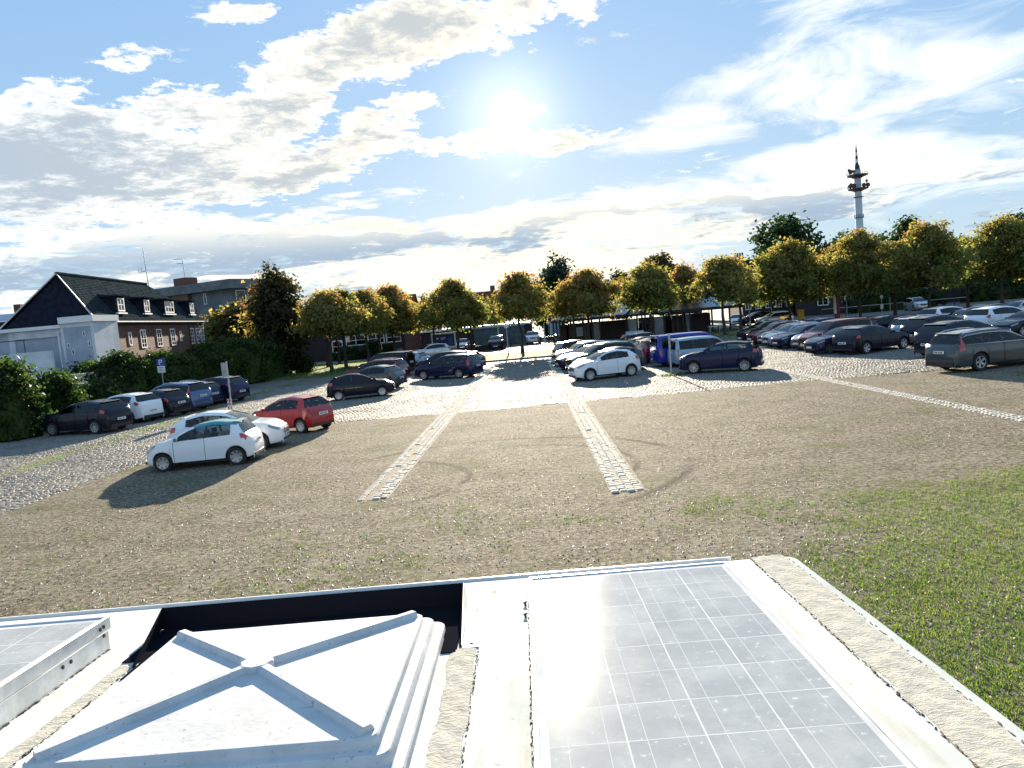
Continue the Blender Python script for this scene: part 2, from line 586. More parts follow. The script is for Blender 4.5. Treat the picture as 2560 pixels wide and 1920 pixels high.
def ground_mats():
    # packed gravel with worn patches and tyre tracks
    M = bpy.data.materials.new('packed_gravel')
    M.use_nodes = True
    T = NT(M.node_tree)
    p = T.n('ShaderNodeBsdfPrincipled', i={'Roughness': 0.85, 'Specular IOR Level': 0.02})
    o = T.n('ShaderNodeOutputMaterial')
    T.t.links.new(p.outputs[0], o.inputs[0])
    tc = T.n('ShaderNodeTexCoord')
    P = tc.outputs['Object']
    big = T.noise(P, 0.13, 5, 0.6)
    mid = T.noise(P, 1.1, 5, 0.62)
    fine = T.noise(P, 9, 7, 0.82)
    c = T.ramp(mid, [(0.25, (0.140, 0.120, 0.086)), (0.5, (0.225, 0.199, 0.147)), (0.75, (0.310, 0.278, 0.212))])
    c = T.mix(T.smooth(big, 0.42, 0.7, 0.0, 0.5), c, (0.165, 0.138, 0.104))
    c = T.mix(T.smooth(fine, 0.51, 0.60, 0.0, 0.75), c, (0.46, 0.415, 0.325))
    c = T.mix(T.smooth(fine, 0.485, 0.40, 0.0, 0.85), c, (0.050, 0.040, 0.026))
    # mossy tint
    moss = T.math('MULTIPLY', T.smooth(T.noise(P, 0.35, 6, 0.65), 0.50, 0.68), 0.55)
    c = T.mix(moss, c, (0.095, 0.120, 0.036))
    # turning tracks of tyres
    tr = None
    for cx, cy, r_, w, dx, dy, lim in ((-0.75, 18.3, 4.75, 0.13, 0.75, 0.66, -0.6), (-0.75, 18.3, 3.55, 0.08, 0.95, 0.3, 1.6), (-3.9, 18.1, 2.7, 0.10, 1.0, 0.0, 1.2)):
        q = T.vmath('SUBTRACT', P, (cx, cy, 0))
        l = T.vmath('LENGTH', q)
        side = T.smooth(T.vmath('DOT_PRODUCT', q, (dx, dy, 0)), lim - 0.8, lim + 0.8)
        wob = T.math('MULTIPLY', T.math('SUBTRACT', T.noise(P, 0.35, 2), 0.5), 0.3)
        q = T.smooth(T.math('ABSOLUTE', T.math('SUBTRACT', T.math('ADD', l, wob), r_)), w * 1.6, 0.0)
        q = T.math('MULTIPLY', q, side)
        tr = q if tr is None else T.math('MAXIMUM', tr, q)
    tr = T.math('MULTIPLY', tr, T.smooth(T.noise(P, 0.35, 3), 0.36, 0.5))
    c = T.mix(T.math('MULTIPLY', tr, 0.85), c, (0.055, 0.045, 0.034))
    T.put(p.inputs['Base Color'], c)
    h = T.math('ADD', T.math('MULTIPLY', fine, 0.5), T.math('MULTIPLY', T.noise(P, 70, 2, 0.6), 0.4))
    h = T.math('ADD', h, T.math('MULTIPLY', mid, 0.9))
    b = T.n('ShaderNodeBump', i={'Height': h, 'Strength': 1.0, 'Distance': 0.10})
    T.t.links.new(b.outputs[0], p.inputs['Normal'])
    M_['gravel'] = M

    # cobbles: colour varies per stone, polished tops
    M = bpy.data.materials.new('cobble_granite')
    M.use_nodes = True
    T = NT(M.node_tree)
    g = T.n('ShaderNodeNewGeometry')
    oi = T.n('ShaderNodeObjectInfo')
    rnd = T.math('FRACT', T.math('ADD', g.outputs['Random Per Island'], oi.outputs['Random']))
    c = T.ramp(rnd, [(0.0, (0.15, 0.145, 0.13)), (0.5, (0.205, 0.193, 0.165)), (1.0, (0.265, 0.245, 0.205))])
    tc = T.n('ShaderNodeTexCoord')
    c = T.mix(T.smooth(T.noise(tc.outputs['Object'], 40, 3), 0.4, 0.7, 0.0, 0.4), c, (0.12, 0.12, 0.12))
    p = T.n('ShaderNodeBsdfPrincipled', i={'Base Color': c, 'Roughness': 0.7, 'Specular IOR Level': 0.1})
    b = T.n('ShaderNodeBump', i={'Height': T.noise(tc.outputs['Object'], 55, 3), 'Strength': 0.3, 'Distance': 0.01})
    T.t.links.new(b.outputs[0], p.inputs['Normal'])
    o = T.n('ShaderNodeOutputMaterial')
    T.t.links.new(p.outputs[0], o.inputs[0])
    M_['cobble'] = M
    M_['sett'] = mat('pale_granite_sett', (0.43, 0.40, 0.335), 0.8, 0, 0.05, noise=(4, 0.25), bump=(45, 0.35))

    # far cobbles as material: joints and humps
    M = bpy.data.materials.new('cobble_far')
    M.use_nodes = True
    T = NT(M.node_tree)
    tc = T.n('ShaderNodeTexCoord')
    P = tc.outputs['Object']
    br = T.n('ShaderNodeTexBrick', i={'Vector': P, 'Color1': (0.22, 0.205, 0.175), 'Color2': (0.17, 0.16, 0.14), 'Mortar': (0.09, 0.08, 0.06), 'Scale': 1.0,
                                      'Mortar Size': 0.018, 'Mortar Smooth': 0.6, 'Brick Width': 0.18, 'Row Height': 0.16})
    c = T.mix(T.smooth(T.noise(P, 0.3, 5, 0.6), 0.35, 0.7, 0.0, 0.5), br.outputs['Color'], (0.13, 0.125, 0.10))
    p = T.n('ShaderNodeBsdfPrincipled', i={'Base Color': c, 'Roughness': 0.7, 'Specular IOR Level': 0.15})
    hh = T.math('ADD', T.math('MULTIPLY', br.outputs['Fac'], -1.0), T.math('MULTIPLY', T.noise(P, 7, 3), 1.2))
    b = T.n('ShaderNodeBump', i={'Height': hh, 'Strength': 0.9, 'Distance': 0.05})
    T.t.links.new(b.outputs[0], p.inputs['Normal'])
    o = T.n('ShaderNodeOutputMaterial')
    T.t.links.new(p.outputs[0], o.inputs[0])
    M_['cobblefar'] = M
    M_['joint'] = mat('joint_sand', (0.095, 0.080, 0.052), 0.95, noise=(2, 0.4), bump=(30, 0.5))
    M_['lawn'] = mat('lawn_soil', (0.06, 0.075, 0.022), 0.95, noise=(1.3, 0.4), bump=(20, 0.6))
    M_['asphalt'] = mat('asphalt', (0.085, 0.085, 0.09), 0.7, noise=(0.8, 0.25), bump=(40, 0.3))
    M_['kerb'] = mat('kerb_stone', (0.20, 0.195, 0.185), 0.8, noise=(3, 0.25))
    M_['land'] = mat('earth', (0.10, 0.095, 0.075), 0.95, noise=(0.05, 0.3))


ground_mats()


def sheet(name, pts, z, m_, kind='structure', parent=None):
    mb = MB()
    mb.poly([(x, y, z) for x, y in pts])
    o = mb.build(name, M_[m_], parent)
    tag(o, kind=kind)
    return o


sheet('ground', [(-1800, -300), (1800, -300), (1800, 2600), (-1800, 2600)], -0.02, 'land')
# boundary of gravel and cobbles (rounded at the left where the lane comes towards the camera)
BND = [(-13.6, -12), (-13.2, 6), (-12.8, 14), (-12.6, 18.4), (-12.4, 22), (-12.0, 25.2), (-10.8, 28.8), (-8.1, 31.2), (-2.4, 31.0), (0.4, 30.9), (5.7, 31.0), (10.9, 31.4), (17.6, 31.0), (40, 31.6)]


def boundary_y(x):
    return np.interp(x, [-12.0, -10.8, -8.1, -2.4, 0.4, 5.7, 10.9, 17.6, 60], [25.2, 28.8, 31.2, 31.0, 30.9, 31.0, 31.4, 31.0, 31.6])


gravel_pts = BND[:-1] + [(40, 31.6), (40, -12)]
sheet('gravel_yard', gravel_pts, 0.0, 'gravel')
lot_pts = [(-26, -12)] + BND + [(70, 31.8), (70, 112), (-26, 112)]
sheet('cobbled_car_park', lot_pts, -0.008, 'cobblefar')


def vnoise(x, y, s, seed=0):
    """smooth value noise in numpy"""
    x = x / s; y = y / s
    xi, yi = np.floor(x).astype(int), np.floor(y).astype(int)
    xf, yf = x - xi, y - yi
    xf, yf = xf * xf * (3 - 2 * xf), yf * yf * (3 - 2 * yf)

    def h(a, b):
        q = (a * 374761393 + b * 668265263 + seed * 144665) & 0x7fffffff
        q = ((q ^ (q >> 13)) * 1274126177) & 0x7fffffff
        return ((q ^ (q >> 16)) & 0xffff) / 65535.0
    return (h(xi, yi) * (1 - xf) + h(xi + 1, yi) * xf) * (1 - yf) + (h(xi, yi + 1) * (1 - xf) + h(xi + 1, yi + 1) * xf) * yf


def in_view(x, y, pad=1.06):
    """roughly inside the frame of the picture"""
    c = np.stack([x, y, np.zeros_like(x)], -1) - np.array(CAM)
    f = c @ np.array(cF); u = c @ np.array(cR); v = c @ np.array(cU)
    return (f > 0.5) & (np.abs(u) < f * 1280 / FPX * pad) & (v > -f * 960 / FPX * pad)


# strips of pale setts: x(y) of the left edge
STRIPS = [(-3.52, 16.5, 57.5, 0.0405, 4), (1.86, 15.2, 57.5, 0.0235, 4), (12.50, 12.0, 42.0, 0.006, 3)]
PITCHX, PITCHY = 0.165, 0.175


def strip_x(k, y):
    x0, ya, yb, sl_, n = STRIPS[k]
    return x0 + (y - ya) * sl_


# ---- cobbles as real stones
def stone_block(cx, cy, w, d, z, rot, tilt, rn):
    """arrays of stones: a top face with bevelled shoulders"""
    n = len(cx)
    bx = np.array([-1, 1, 1, -1], float) / 2
    by = np.array([-1, -1, 1, 1], float) / 2
    V = np.zeros((n, 12, 3), np.float32)
    for ring, (sc, dz) in enumerate(((1.0, -0.045), (0.96, -0.010), (0.74, 0.004))):
        jx = (rn.random((n, 4)) - .5) * 0.014
        jy = (rn.random((n, 4)) - .5) * 0.014
        px = bx * w[:, None] * sc + jx
        py = by * d[:, None] * sc + jy
        c, s = np.cos(rot)[:, None], np.sin(rot)[:, None]
        V[:, ring * 4:ring * 4 + 4, 0] = cx[:, None] + px * c - py * s
        V[:, ring * 4:ring * 4 + 4, 1] = cy[:, None] + px * s + py * c
        V[:, ring * 4:ring * 4 + 4, 2] = z[:, None] + dz + (px * tilt[:, :1] + py * tilt[:, 1:]) * (ring > 0)
    F = []
    for r_ in (0, 4):
        for i in range(4):
            j = (i + 1) % 4
            F.append((r_ + i, r_ + j, r_ + 4 + j, r_ + 4 + i))
    F.append((8, 9, 10, 11))
    F = (np.array(F)[None] + (np.arange(n) * 12)[:, None, None]).reshape(-1, 4)
    return V.reshape(-1, 3), F


def cobbles():
    P = 0.165
    ys = np.arange(12, 56, P * 1.06)
    CX, CY, RT = [], [], []
    for i, y in enumerate(ys):
        xs = np.arange(-27, 32, P * 0.96) + rng.random() * P
        CX.append(xs + (rng.random(len(xs)) - .5) * 0.02)
        CY.append(np.full(len(xs), y) + (vnoise(xs, np.full(len(xs), y), 1.7, 3) - .5) * 0.30 + (rng.random(len(xs)) - .5) * 0.035)
        RT.append((vnoise(xs, np.full(len(xs), y), 2.3, 9) - .5) * 0.25)
    x, y, rt = map(np.concatenate, (CX, CY, RT))
    ok = in_view(x, y, 1.2) & (((x > -12.0) & (y > boundary_y(x) + 0.05)) | ((x < np.interp(y, [6, 14, 18.4, 22, 25.2], [-13.2, -12.8, -12.6, -12.4, -12.0]) - 0.05) & (x < -12.0)))
    for k in range(3):
        sx = strip_x(k, y)
        ok &= ~((x > sx - 0.10) & (x < sx + STRIPS[k][4] * PITCHX + 0.02) & (y > STRIPS[k][1]) & (y < STRIPS[k][2]))
    # beyond the kerbed median nothing, and skip the very far ones
    ok &= y < 55
    x, y, rt = x[ok], y[ok], rt[ok]
    # some joints are overgrown: leave out a few stones
    keep = rng.random(len(x)) > 0.012
    x, y, rt = x[keep], y[keep], rt[keep]
    n = len(x)
    order = np.argsort(y + np.abs(x) * 0.12)
    x, y, rt = x[order], y[order], rt[order]
    w = 0.148 + (rng.random(n) - .5) * 0.018
    d = 0.138 + (rng.random(n) - .5) * 0.030
    z = 0.000 + (vnoise(x, y, 1.3, 5) - .5) * 0.022 + (rng.random(n) - .5) * 0.010
    tl = (rng.random((n, 2)) - .5) * 0.13
    par = bpy.data.objects['cobbled_car_park']
    # the nearest three hundred as stones of their own
    variants = []
    for k in range(8):
        V, F = stone_block(np.zeros(1), np.zeros(1), np.array([0.15]), np.array([0.144]), np.zeros(1), np.zeros(1), (rng.random((1, 2)) - .5) * 0.12, rng)
        variants.append(np_mesh('cobble', V, F, M_['cobble']))
    for i in range(300):
        o = link('cobble', variants[i % 8], par, (x[i], y[i], z[i]))
        o.rotation_euler = (0, 0, rt[i])
    V, F = stone_block(x[300:], y[300:], w[300:], d[300:], z[300:], rt[300:], tl[300:], rng)
    o = link('cobbles', np_mesh('cobbles', V, F, M_['cobble']), par)
    tag(o, kind='stuff')
    return n


cobbles()


def setts():
    variants = []
    for k in range(8):
        V, F = stone_block(np.zeros(1), np.zeros(1), np.array([0.146]), np.array([0.152]), np.zeros(1), np.zeros(1), (rng.random((1, 2)) - .5) * 0.06, rng)
        variants.append(np_mesh('sett', V, F, M_['sett']))
    for k, (x0, ya, yb, sl_, nc) in enumerate(STRIPS):
        mb = MB()
        e = nc * PITCHX
        mb.quad((x0 - 0.08, ya - 0.1, 0.005), (x0 + e - 0.02, ya - 0.1, 0.005), (strip_x(k, yb) + e - 0.02, yb, 0.005), (strip_x(k, yb) - 0.08, yb, 0.005))
        par = mb.build('sett_strip', M_['joint'])
        tag(par, kind='structure')
        items = []
        y = ya
        while y < yb:
            for c in range(nc):
                worn = vnoise(np.array([c * 3.1 + k * 17.0]), np.array([y]), 1.6, 21)[0]
                gone = y < 33 and ((c in (1, 2) and worn > 0.72) or worn > 0.90)
                if not gone:
                    items.append((strip_x(k, y) + c * PITCHX + 0.02 + random.uniform(-.012, .012), y + (c % 2) * 0.05 + random.uniform(-.015, .015)))
            y += PITCHY
        items = [t for t in items if in_view(np.array([t[0]]), np.array([t[1]]), 1.1)[0]]
        for i, (x, yy) in enumerate(items[:300]):
            o = link('sett', variants[(i * 5 + k) % 8], par, (x, yy, 0.022 + random.uniform(-.008, .008)))
            o.rotation_euler = (0, 0, random.uniform(-.07, .07))
        r_ = items[300:]
        if r_:
            a = np.array(r_)
            n = len(a)
            V, F = stone_block(a[:, 0], a[:, 1], np.full(n, .146), np.full(n, .152), 0.022 + (rng.random(n) - .5) * .016, (rng.random(n) - .5) * .12, (rng.random((n, 2)) - .5) * .08, rng)
            tag(link('setts', np_mesh('setts', V, F, M_['sett']), par), kind='stuff')


setts()


def gravel_and_grass():
    # loose pebbles on the packed surface
    n = 700000
    # denser near the camera
    yy = 3.5 + 27.5 * rng.random(n) ** 1.35
    xx = (rng.random(n) * 2 - 1) * (yy * 0.95 + 2.0)
    ok = in_view(xx, yy, 1.3) & (yy < np.where(xx > -12, boundary_y(xx), 99)) & (xx > -12.8)
    cl = vnoise(xx, yy, 0.8, 31) * 0.6 + vnoise(xx, yy, 3.5, 32) * 0.5
    ok &= rng.random(n) < np.clip(cl * 1.15 - 0.1, 0.05, 1)
    xx, yy = xx[ok], yy[ok]
    n = len(xx)
    s = 0.008 + 0.015 * rng.random(n) ** 2.5
    a = rng.random(n) * 6.283
    V = np.zeros((n, 5, 3), np.float32)
    for i in range(4):
        r_ = s * (0.7 + 0.6 * rng.random(n))
        V[:, i, 0] = xx + np.cos(a + i * 1.571) * r_
        V[:, i, 1] = yy + np.sin(a + i * 1.571) * r_
        V[:, i, 2] = -0.002
    V[:, 4, 0] = xx + (rng.random(n) - .5) * s
    V[:, 4, 1] = yy + (rng.random(n) - .5) * s
    V[:, 4, 2] = s * (0.55 + 0.6 * rng.random(n))
    F = np.array([(0, 1, 4), (1, 2, 4), (2, 3, 4), (3, 0, 4)])
    F = (F[None] + (np.arange(n) * 5)[:, None, None]).reshape(-1, 3)
    peb = bpy.data.materials.new('pebbles')
    peb.use_nodes = True
    T = NT(peb.node_tree)
    g = T.n('ShaderNodeNewGeometry')
    c = T.ramp(g.outputs['Random Per Island'], [(0.0, (0.06, 0.046, 0.032)), (0.35, (0.16, 0.128, 0.088)), (0.75, (0.32, 0.275, 0.21)), (1.0, (0.58, 0.54, 0.46))])
    p = T.n('ShaderNodeBsdfPrincipled', i={'Base Color': c, 'Roughness': 0.6, 'Specular IOR Level': 0.3})
    o = T.n('ShaderNodeOutputMaterial')
    T.t.links.new(p.outputs[0], o.inputs[0])
    tag(link('gravel', np_mesh('gravel', V, F, peb)), kind='stuff')

    # grass: thin and patchy to the left, thick at the right
    gm = leaf_mat('grass_blade', [(0.0, (0.070, 0.130, 0.018)), (0.3, (0.140, 0.225, 0.028)), (0.55, (0.23, 0.30, 0.045)), (0.8, (0.34, 0.33, 0.09)), (1.0, (0.40, 0.34, 0.17))], 0.5)
    n = 3400000
    yy = 3.0 + 24 * rng.random(n) ** 1.6
    xx = (rng.random(n) * 2 - 1) * (yy * 1.0 + 3.0)
    ok = in_view(xx, yy, 1.75) & (xx > -12.8)
    xx, yy = xx[ok], yy[ok]
    patch = vnoise(xx, yy, 1.7, 41) * 0.36 + vnoise(xx, yy, 0.36, 42) * 0.42 + vnoise(xx, yy, 0.11, 44) * 0.40
    # right-hand lawn: right of a line from (1.6, 6) to (8, 16)
    right = np.clip((xx - (0.9 + (yy - 6.0) * 0.60)) / 3.2, -1.2, 1)
    near = np.clip((13.5 - yy) / 6.0, -1.0, 0.55)
    bias = 0.20 + 0.62 * np.clip(right, 0, 1) * np.clip((16.5 - yy) / 6, 0, 1) + 0.26 * np.clip(near, -1, 1) - 0.34 * np.clip((yy - 15) / 7, 0, 1)
    bias -= 0.16 * np.exp(-((xx - 0.3) / 2.0) ** 2) * (yy < 13)
    bias += 0.35 * np.exp(-(((xx - 5.2) / 2.6) ** 2 + ((yy - 13.2) / 0.9) ** 2))
    prob = np.clip((patch + bias - 0.86) * 3.0, 0, 1)
    keep = rng.random(len(xx)) < prob
    xx, yy, prob = xx[keep], yy[keep], prob[keep]
    if len(xx) > 800000:
        idx = rng.permutation(len(xx))[:800000]
        xx, yy, prob = xx[idx], yy[idx], prob[idx]
    n = len(xx)
    a = rng.random(n) * 6.283
    h = (0.012 + 0.036 * rng.random(n) ** 1.8) * (0.55 + 0.6 * prob)
    w = 0.0035 + 0.004 * rng.random(n)
    lx, ly = (rng.random(n) - .5) * 0.06, (rng.random(n) - .5) * 0.06
    V = np.zeros((n, 3, 3), np.float32)
    V[:, 0] = np.stack([xx - np.cos(a) * w, yy - np.sin(a) * w, np.full(n, -0.003)], -1)
    V[:, 1] = np.stack([xx + np.cos(a) * w, yy + np.sin(a) * w, np.full(n, -0.003)], -1)
    V[:, 2] = np.stack([xx + lx, yy + ly, h], -1)
    F = np.arange(n * 3).reshape(-1, 3)
    tag(link('grass', np_mesh('grass', V, F, gm)), kind='stuff')

    # yellowed leaves lying on the lawn
    n = 420
    yy = 5 + 10 * rng.random(n)
    xx = 2.0 + (yy - 5) * 0.55 + rng.random(n) * 5
    V = np.zeros((n, 4, 3), np.float32)
    a = rng.random(n) * 6.283
    s = 0.02 + 0.025 * rng.random(n)
    for i, (p_, q_) in enumerate(((1, 0), (0, .55), (-1, 0), (0, -.55))):
        V[:, i, 0] = xx + (np.cos(a) * p_ - np.sin(a) * q_) * s
        V[:, i, 1] = yy + (np.sin(a) * p_ + np.cos(a) * q_) * s
        V[:, i, 2] = 0.035 + rng.random(n) * 0.025
    F = np.arange(n * 4).reshape(-1, 4)
    lm = leaf_mat('fallen_leaf', [(0.0, (0.22, 0.10, 0.03)), (0.5, (0.33, 0.20, 0.07)), (1.0, (0.42, 0.33, 0.18))], 0.2)
    tag(link('fallen_leaves', np_mesh('fallen_leaves', V, F, lm)), kind='stuff')


gravel_and_grass()
M_['grassblade'] = bpy.data.materials['grass_blade']


def grass_patch(name, pts_fn, n, h=(0.04, 0.10), w=0.012):
    """coarser grass for verges: pts_fn(n) gives x and y"""
    xx, yy = pts_fn(n)
    n = len(xx)
    a = rng.random(n) * 6.283
    hh = h[0] + (h[1] - h[0]) * rng.random(n)
    V = np.zeros((n, 3, 3), np.float32)
    V[:, 0] = np.stack([xx - np.cos(a) * w, yy - np.sin(a) * w, np.zeros(n)], -1)
    V[:, 1] = np.stack([xx + np.cos(a) * w, yy + np.sin(a) * w, np.zeros(n)], -1)
    V[:, 2] = np.stack([xx + (rng.random(n) - .5) * .1, yy + (rng.random(n) - .5) * .1, hh], -1)
    tag(link(name, np_mesh(name, V, np.arange(n * 3).reshape(-1, 3), M_['grassblade'])), kind='stuff')


def rect_pts(x0, x1, y0, y1, thr=0.35, seed=60):
    def fn(n):
        x = x0 + (x1 - x0) * rng.random(n)
        y = y0 + (y1 - y0) * rng.random(n)
        k = vnoise(x, y, 0.9, seed) * 0.6 + vnoise(x, y, 0.3, seed + 1) * 0.4 > thr
        return x[k], y[k]
    return fn


# verge of grass between the parked row and the lane on the left
grass_patch('verge_grass', rect_pts(-17.3, -16.2, 20, 62, 0.42), 16000, (0.02, 0.07))


def post_tuft(n):
    r_, a = 0.55 * np.sqrt(rng.random(n)), rng.random(n) * 6.283
    p = gp(1683, 938)
    return p.x + np.cos(a) * r_ * 1.5, p.y + np.sin(a) * r_ * 0.7


grass_patch('grass_tuft', post_tuft, 900, (0.06, 0.22), 0.012)

# kerbed grass islands with the trees, beyond the first car park aisle
def island(x0, x1, y0, y1):
    mb = MB()
    for a in ((x0, x1, y0, y0 + 0.15), (x0, x1, y1 - 0.15, y1), (x0, x0 + 0.15, y0 + 0.15, y1 - 0.15), (x1 - 0.15, x1, y0 + 0.15, y1 - 0.15)):
        mb.box(*a, -0.01, 0.14)
    k = tag(mb.build('kerb', M_['kerb']), kind='structure')
    mb = MB()
    mb.quad((x0 + .15, y0 + .15, 0.12), (x1 - .15, y0 + .15, 0.12), (x1 - .15, y1 - .15, 0.12), (x0 + .15, y1 - .15, 0.12))
    tag(mb.build('grass_island', M_['lawn']), kind='structure')


island(-4.2, 16.0, 64.5, 74.8)
island(17.2, 25.5, 69.0, 84.0)
grass_patch('island_grass', rect_pts(-4.0, 15.8, 64.7, 74.6, 0.2), 22000, (0.10, 0.26), 0.02)
grass_patch('island_grass', rect_pts(17.4, 25.3, 69.2, 83.8, 0.25), 9000, (0.10, 0.26), 0.02)
sheet('lawn', [(-22.5, 66), (-14.3, 63), (-11.8, 82), (-24, 92)], 0.0, 'lawn')
grass_patch('lawn_grass', rect_pts(-21.5, -12.5, 64.5, 90, 0.25), 22000, (0.04, 0.14), 0.02)
sheet('path', [(-24, 92.6), (-11.4, 82.6), (-10.5, 85.0), (-22, 97.0)], -0.002, 'kerb')
sheet('ramp_road', [(-14.5, 82), (-11.2, 80), (-13.2, 108), (-19.5, 108)], 0.002, 'kerb')
sheet('road', [(26, 92), (100, 83), (100, 95), (26, 104)], 0.0, 'asphalt')
sheet('road', [(-30, 112), (100, 105), (100, 122), (-30, 128)], -0.004, 'asphalt')

# ------------------------------------------------------------------ camper van under the camera
# local frame of the roof: u to the right, v away from the camera, h up; u = v = h = 0 lies on the right solar panel
RO = Vector((0.18491, 2.39307, 2.79595))
RX = Vector((0.99988, -0.01553, 0.00136)); RY = Vector((0.01557, 0.99890, -0.04423)); RZ = RX.cross(RY)


def camper():
    van = thing('camper_van', 'white camper van roof with solar panels and a ribbed square hatch, right below the viewpoint', 'camper van')
    mw = Matrix((RX, RY, RZ)).transposed().to_4x4()
    mw.translation = RO
    van.matrix_world = mw
    H = -0.040                                   # roof skin
    X0, X1, Y0, Y1 = -3.9, 0.802, -2.2, 0.392    # outline of the roof
    roofm = bpy.data.materials.new('painted_roof_skin')
    roofm.use_nodes = True
    T = NT(roofm.node_tree)
    tc = T.n('ShaderNodeTexCoord')
    P = tc.outputs['Object']
    c = T.ramp(T.noise(P, 3.0, 6, 0.65), [(0.3, (0.38, 0.405, 0.40)), (0.55, (0.47, 0.50, 0.485)), (0.8, (0.54, 0.555, 0.53))])
    st = T.n('ShaderNodeMapping')
    st.inputs['Scale'].default_value = (9, 1.2, 1)
    T.put(st.inputs['Vector'], P)
    c = T.mix(T.smooth(T.noise(st.outputs[0], 2.2, 5, 0.65), 0.52, 0.72, 0.0, 0.45), c, (0.33, 0.30, 0.22))
    c = T.mix(T.smooth(T.noise(P, 38, 3, 0.6), 0.66, 0.72, 0.0, 0.5), c, (0.22, 0.19, 0.15))
    p = T.n('ShaderNodeBsdfPrincipled', i={'Base Color': c, 'Roughness': 0.55, 'Specular IOR Level': 0.0})
    b = T.n('ShaderNodeBump', i={'Height': T.noise(P, 9, 4, 0.5), 'Strength': 0.12, 'Distance': 0.01})
    T.t.links.new(b.outputs[0], p.inputs['Normal'])
    o = T.n('ShaderNodeOutputMaterial')
    T.t.links.new(p.outputs[0], o.inputs[0])

    # roof: outline with rounded corner and rounded shoulders
    def outline(ins, rc=0.07):
        pts = []
        for cx, cy, a0 in ((X1 - rc, Y1 - rc, 0), (X0 + rc, Y1 - rc, 90), (X0 + rc, Y0 + rc, 180), (X1 - rc, Y0 + rc, 270)):
            for k in range(7):
                t = R(a0 + k * 15)
                pts.append((cx + math.cos(t) * (rc - ins), cy + math.sin(t) * (rc - ins)))
        return pts
    mb = MB()
    rings = []
    for ins, dz in ((0.0, -0.075), (0.0, -0.045), (0.006, -0.020), (0.020, -0.005), (0.045, 0.0)):
        rings.append([(x, y, H + dz) for x, y in outline(ins)])
    n = len(rings[0])
    vs = [p_ for r_ in rings for p_ in r_]
    fs = [(k * n + i, k * n + (i + 1) % n, (k + 1) * n + (i + 1) % n, (k + 1) * n + i) for k in range(4) for i in range(n)]
    fs.append(tuple(4 * n + i for i in range(n)))
    mb.add(vs, fs)
    mb.build('roof', roofm, van, 50)
    # aluminium edge rail along the front edge, butted against the roof shoulder
    mb = MB()
    mb.box(X0 + 0.09, 0.56, Y1 + 0.0005, Y1 + 0.006, H - 0.06, H + 0.004)
    mb.build('edge_rail', mat('edge_rail_paint', (0.80, 0.80, 0.79), 0.35), van)
    # body below the roof down to the ground
    mb = MB()
    z0, z1 = -2.42, H - 0.076
    pts = outline(0.004)
    mb.prism([(x, y, z0) for x, y in pts], (0, 0, z1 - z0))
    body = mb.build('body', M_['white'], van, 40)
    for x0, x1 in ((-3.2, -2.2), (-1.2, -0.2)):
        mb = MB()
        mb.box(x0, x1, Y1 + 0.001, Y1 + 0.03, -1.15, -0.55)
        w_ = mb.build('window', M_['trim'], van)
        mb = MB()
        mb.box(x0 + .05, x1 - .05, Y1 + 0.031, Y1 + 0.036, -1.1, -0.6)
        mb.build('pane', M_['pane'], w_)
    for x in (-3.0, 0.05):
        for y in (Y1 - 0.30, Y0 + 0.06):
            mb = MB()
            mb.lathe([(0.2, 0), (0.34, 0.01), (0.37, 0.05), (0.37, 0.19), (0.34, 0.23), (0.2, 0.24)], 28, 'y', (x, y, z0 - 0.02))
            mb.build('wheel', M_['tyre'], van, 40)

    # bitumen sealing tape along the right edge, wrinkled
    tapem = bpy.data.materials.new('sealing_tape')
    tapem.use_nodes = True
    T = NT(tapem.node_tree)
    tc = T.n('ShaderNodeTexCoord')
    P = tc.outputs['Object']
    st = T.n('ShaderNodeMapping')
    st.inputs['Scale'].default_value = (1.0, 2.4, 1)
    st.inputs['Rotation'].default_value = (0, 0, R(18))
    T.put(st.inputs['Vector'], P)
    wr = T.noise(st.outputs[0], 24, 7, 0.68, 1.6)
    c = T.ramp(wr, [(0.28, (0.30, 0.285, 0.235)), (0.45, (0.43, 0.415, 0.36)), (0.7, (0.51, 0.50, 0.45))])
    c = T.mix(T.smooth(T.noise(P, 5, 4, 0.6), 0.6, 0.75, 0.0, 0.4), c, (0.34, 0.31, 0.25))
    p = T.n('ShaderNodeBsdfPrincipled', i={'Base Color': c, 'Roughness': 0.8, 'Specular IOR Level': 0.0})
    hh = T.math('ADD', T.math('MULTIPLY', wr, 0.9), T.math('MULTIPLY', T.noise(P, 60, 3), 0.15))
    b = T.n('ShaderNodeBump', i={'Height': hh, 'Strength': 0.7, 'Distance': 0.012})
    T.t.links.new(b.outputs[0], p.inputs['Normal'])
    o = T.n('ShaderNodeOutputMaterial')
    T.t.links.new(p.outputs[0], o.inputs[0])

    def tape(name, xa, xb, ya, yb, nx, ny, hgt, seed, parent=van):
        rn = random.Random(seed)
        V, F = [], []
        ph = [rn.random() * 6 for _ in range(6)]
        for j in range(ny + 1):
            y = ya + (yb - ya) * j / ny
            wob = 0.004 * math.sin(y * 9 + ph[0]) + 0.003 * math.sin(y * 31 + ph[1])
            for i in range(nx + 1):
                t = i / nx
                x = xa + (xb - xa) * t
                if i in (0, nx):
                    x += wob + rn.uniform(-.002, .002)
                e = min(1, min(t, 1 - t) * 5)
                z = H + 0.001 + hgt * (e * 0.7 + 0.25 * e * math.sin(y * 55 + math.sin(x * 60 + ph[2]) * 2 + ph[3]) + 0.2 * e * rn.uniform(-1, 1)) + (0 if e > 0 else 0)
                V.append((x, y, z))
        for j in range(ny):
            for i in range(nx):
                a = j * (nx + 1) + i
                F.append((a, a + 1, a + nx + 2, a + nx + 1))
        mb = MB()
        mb.add(V, F)
        return mb.build(name, tapem, parent, 180)
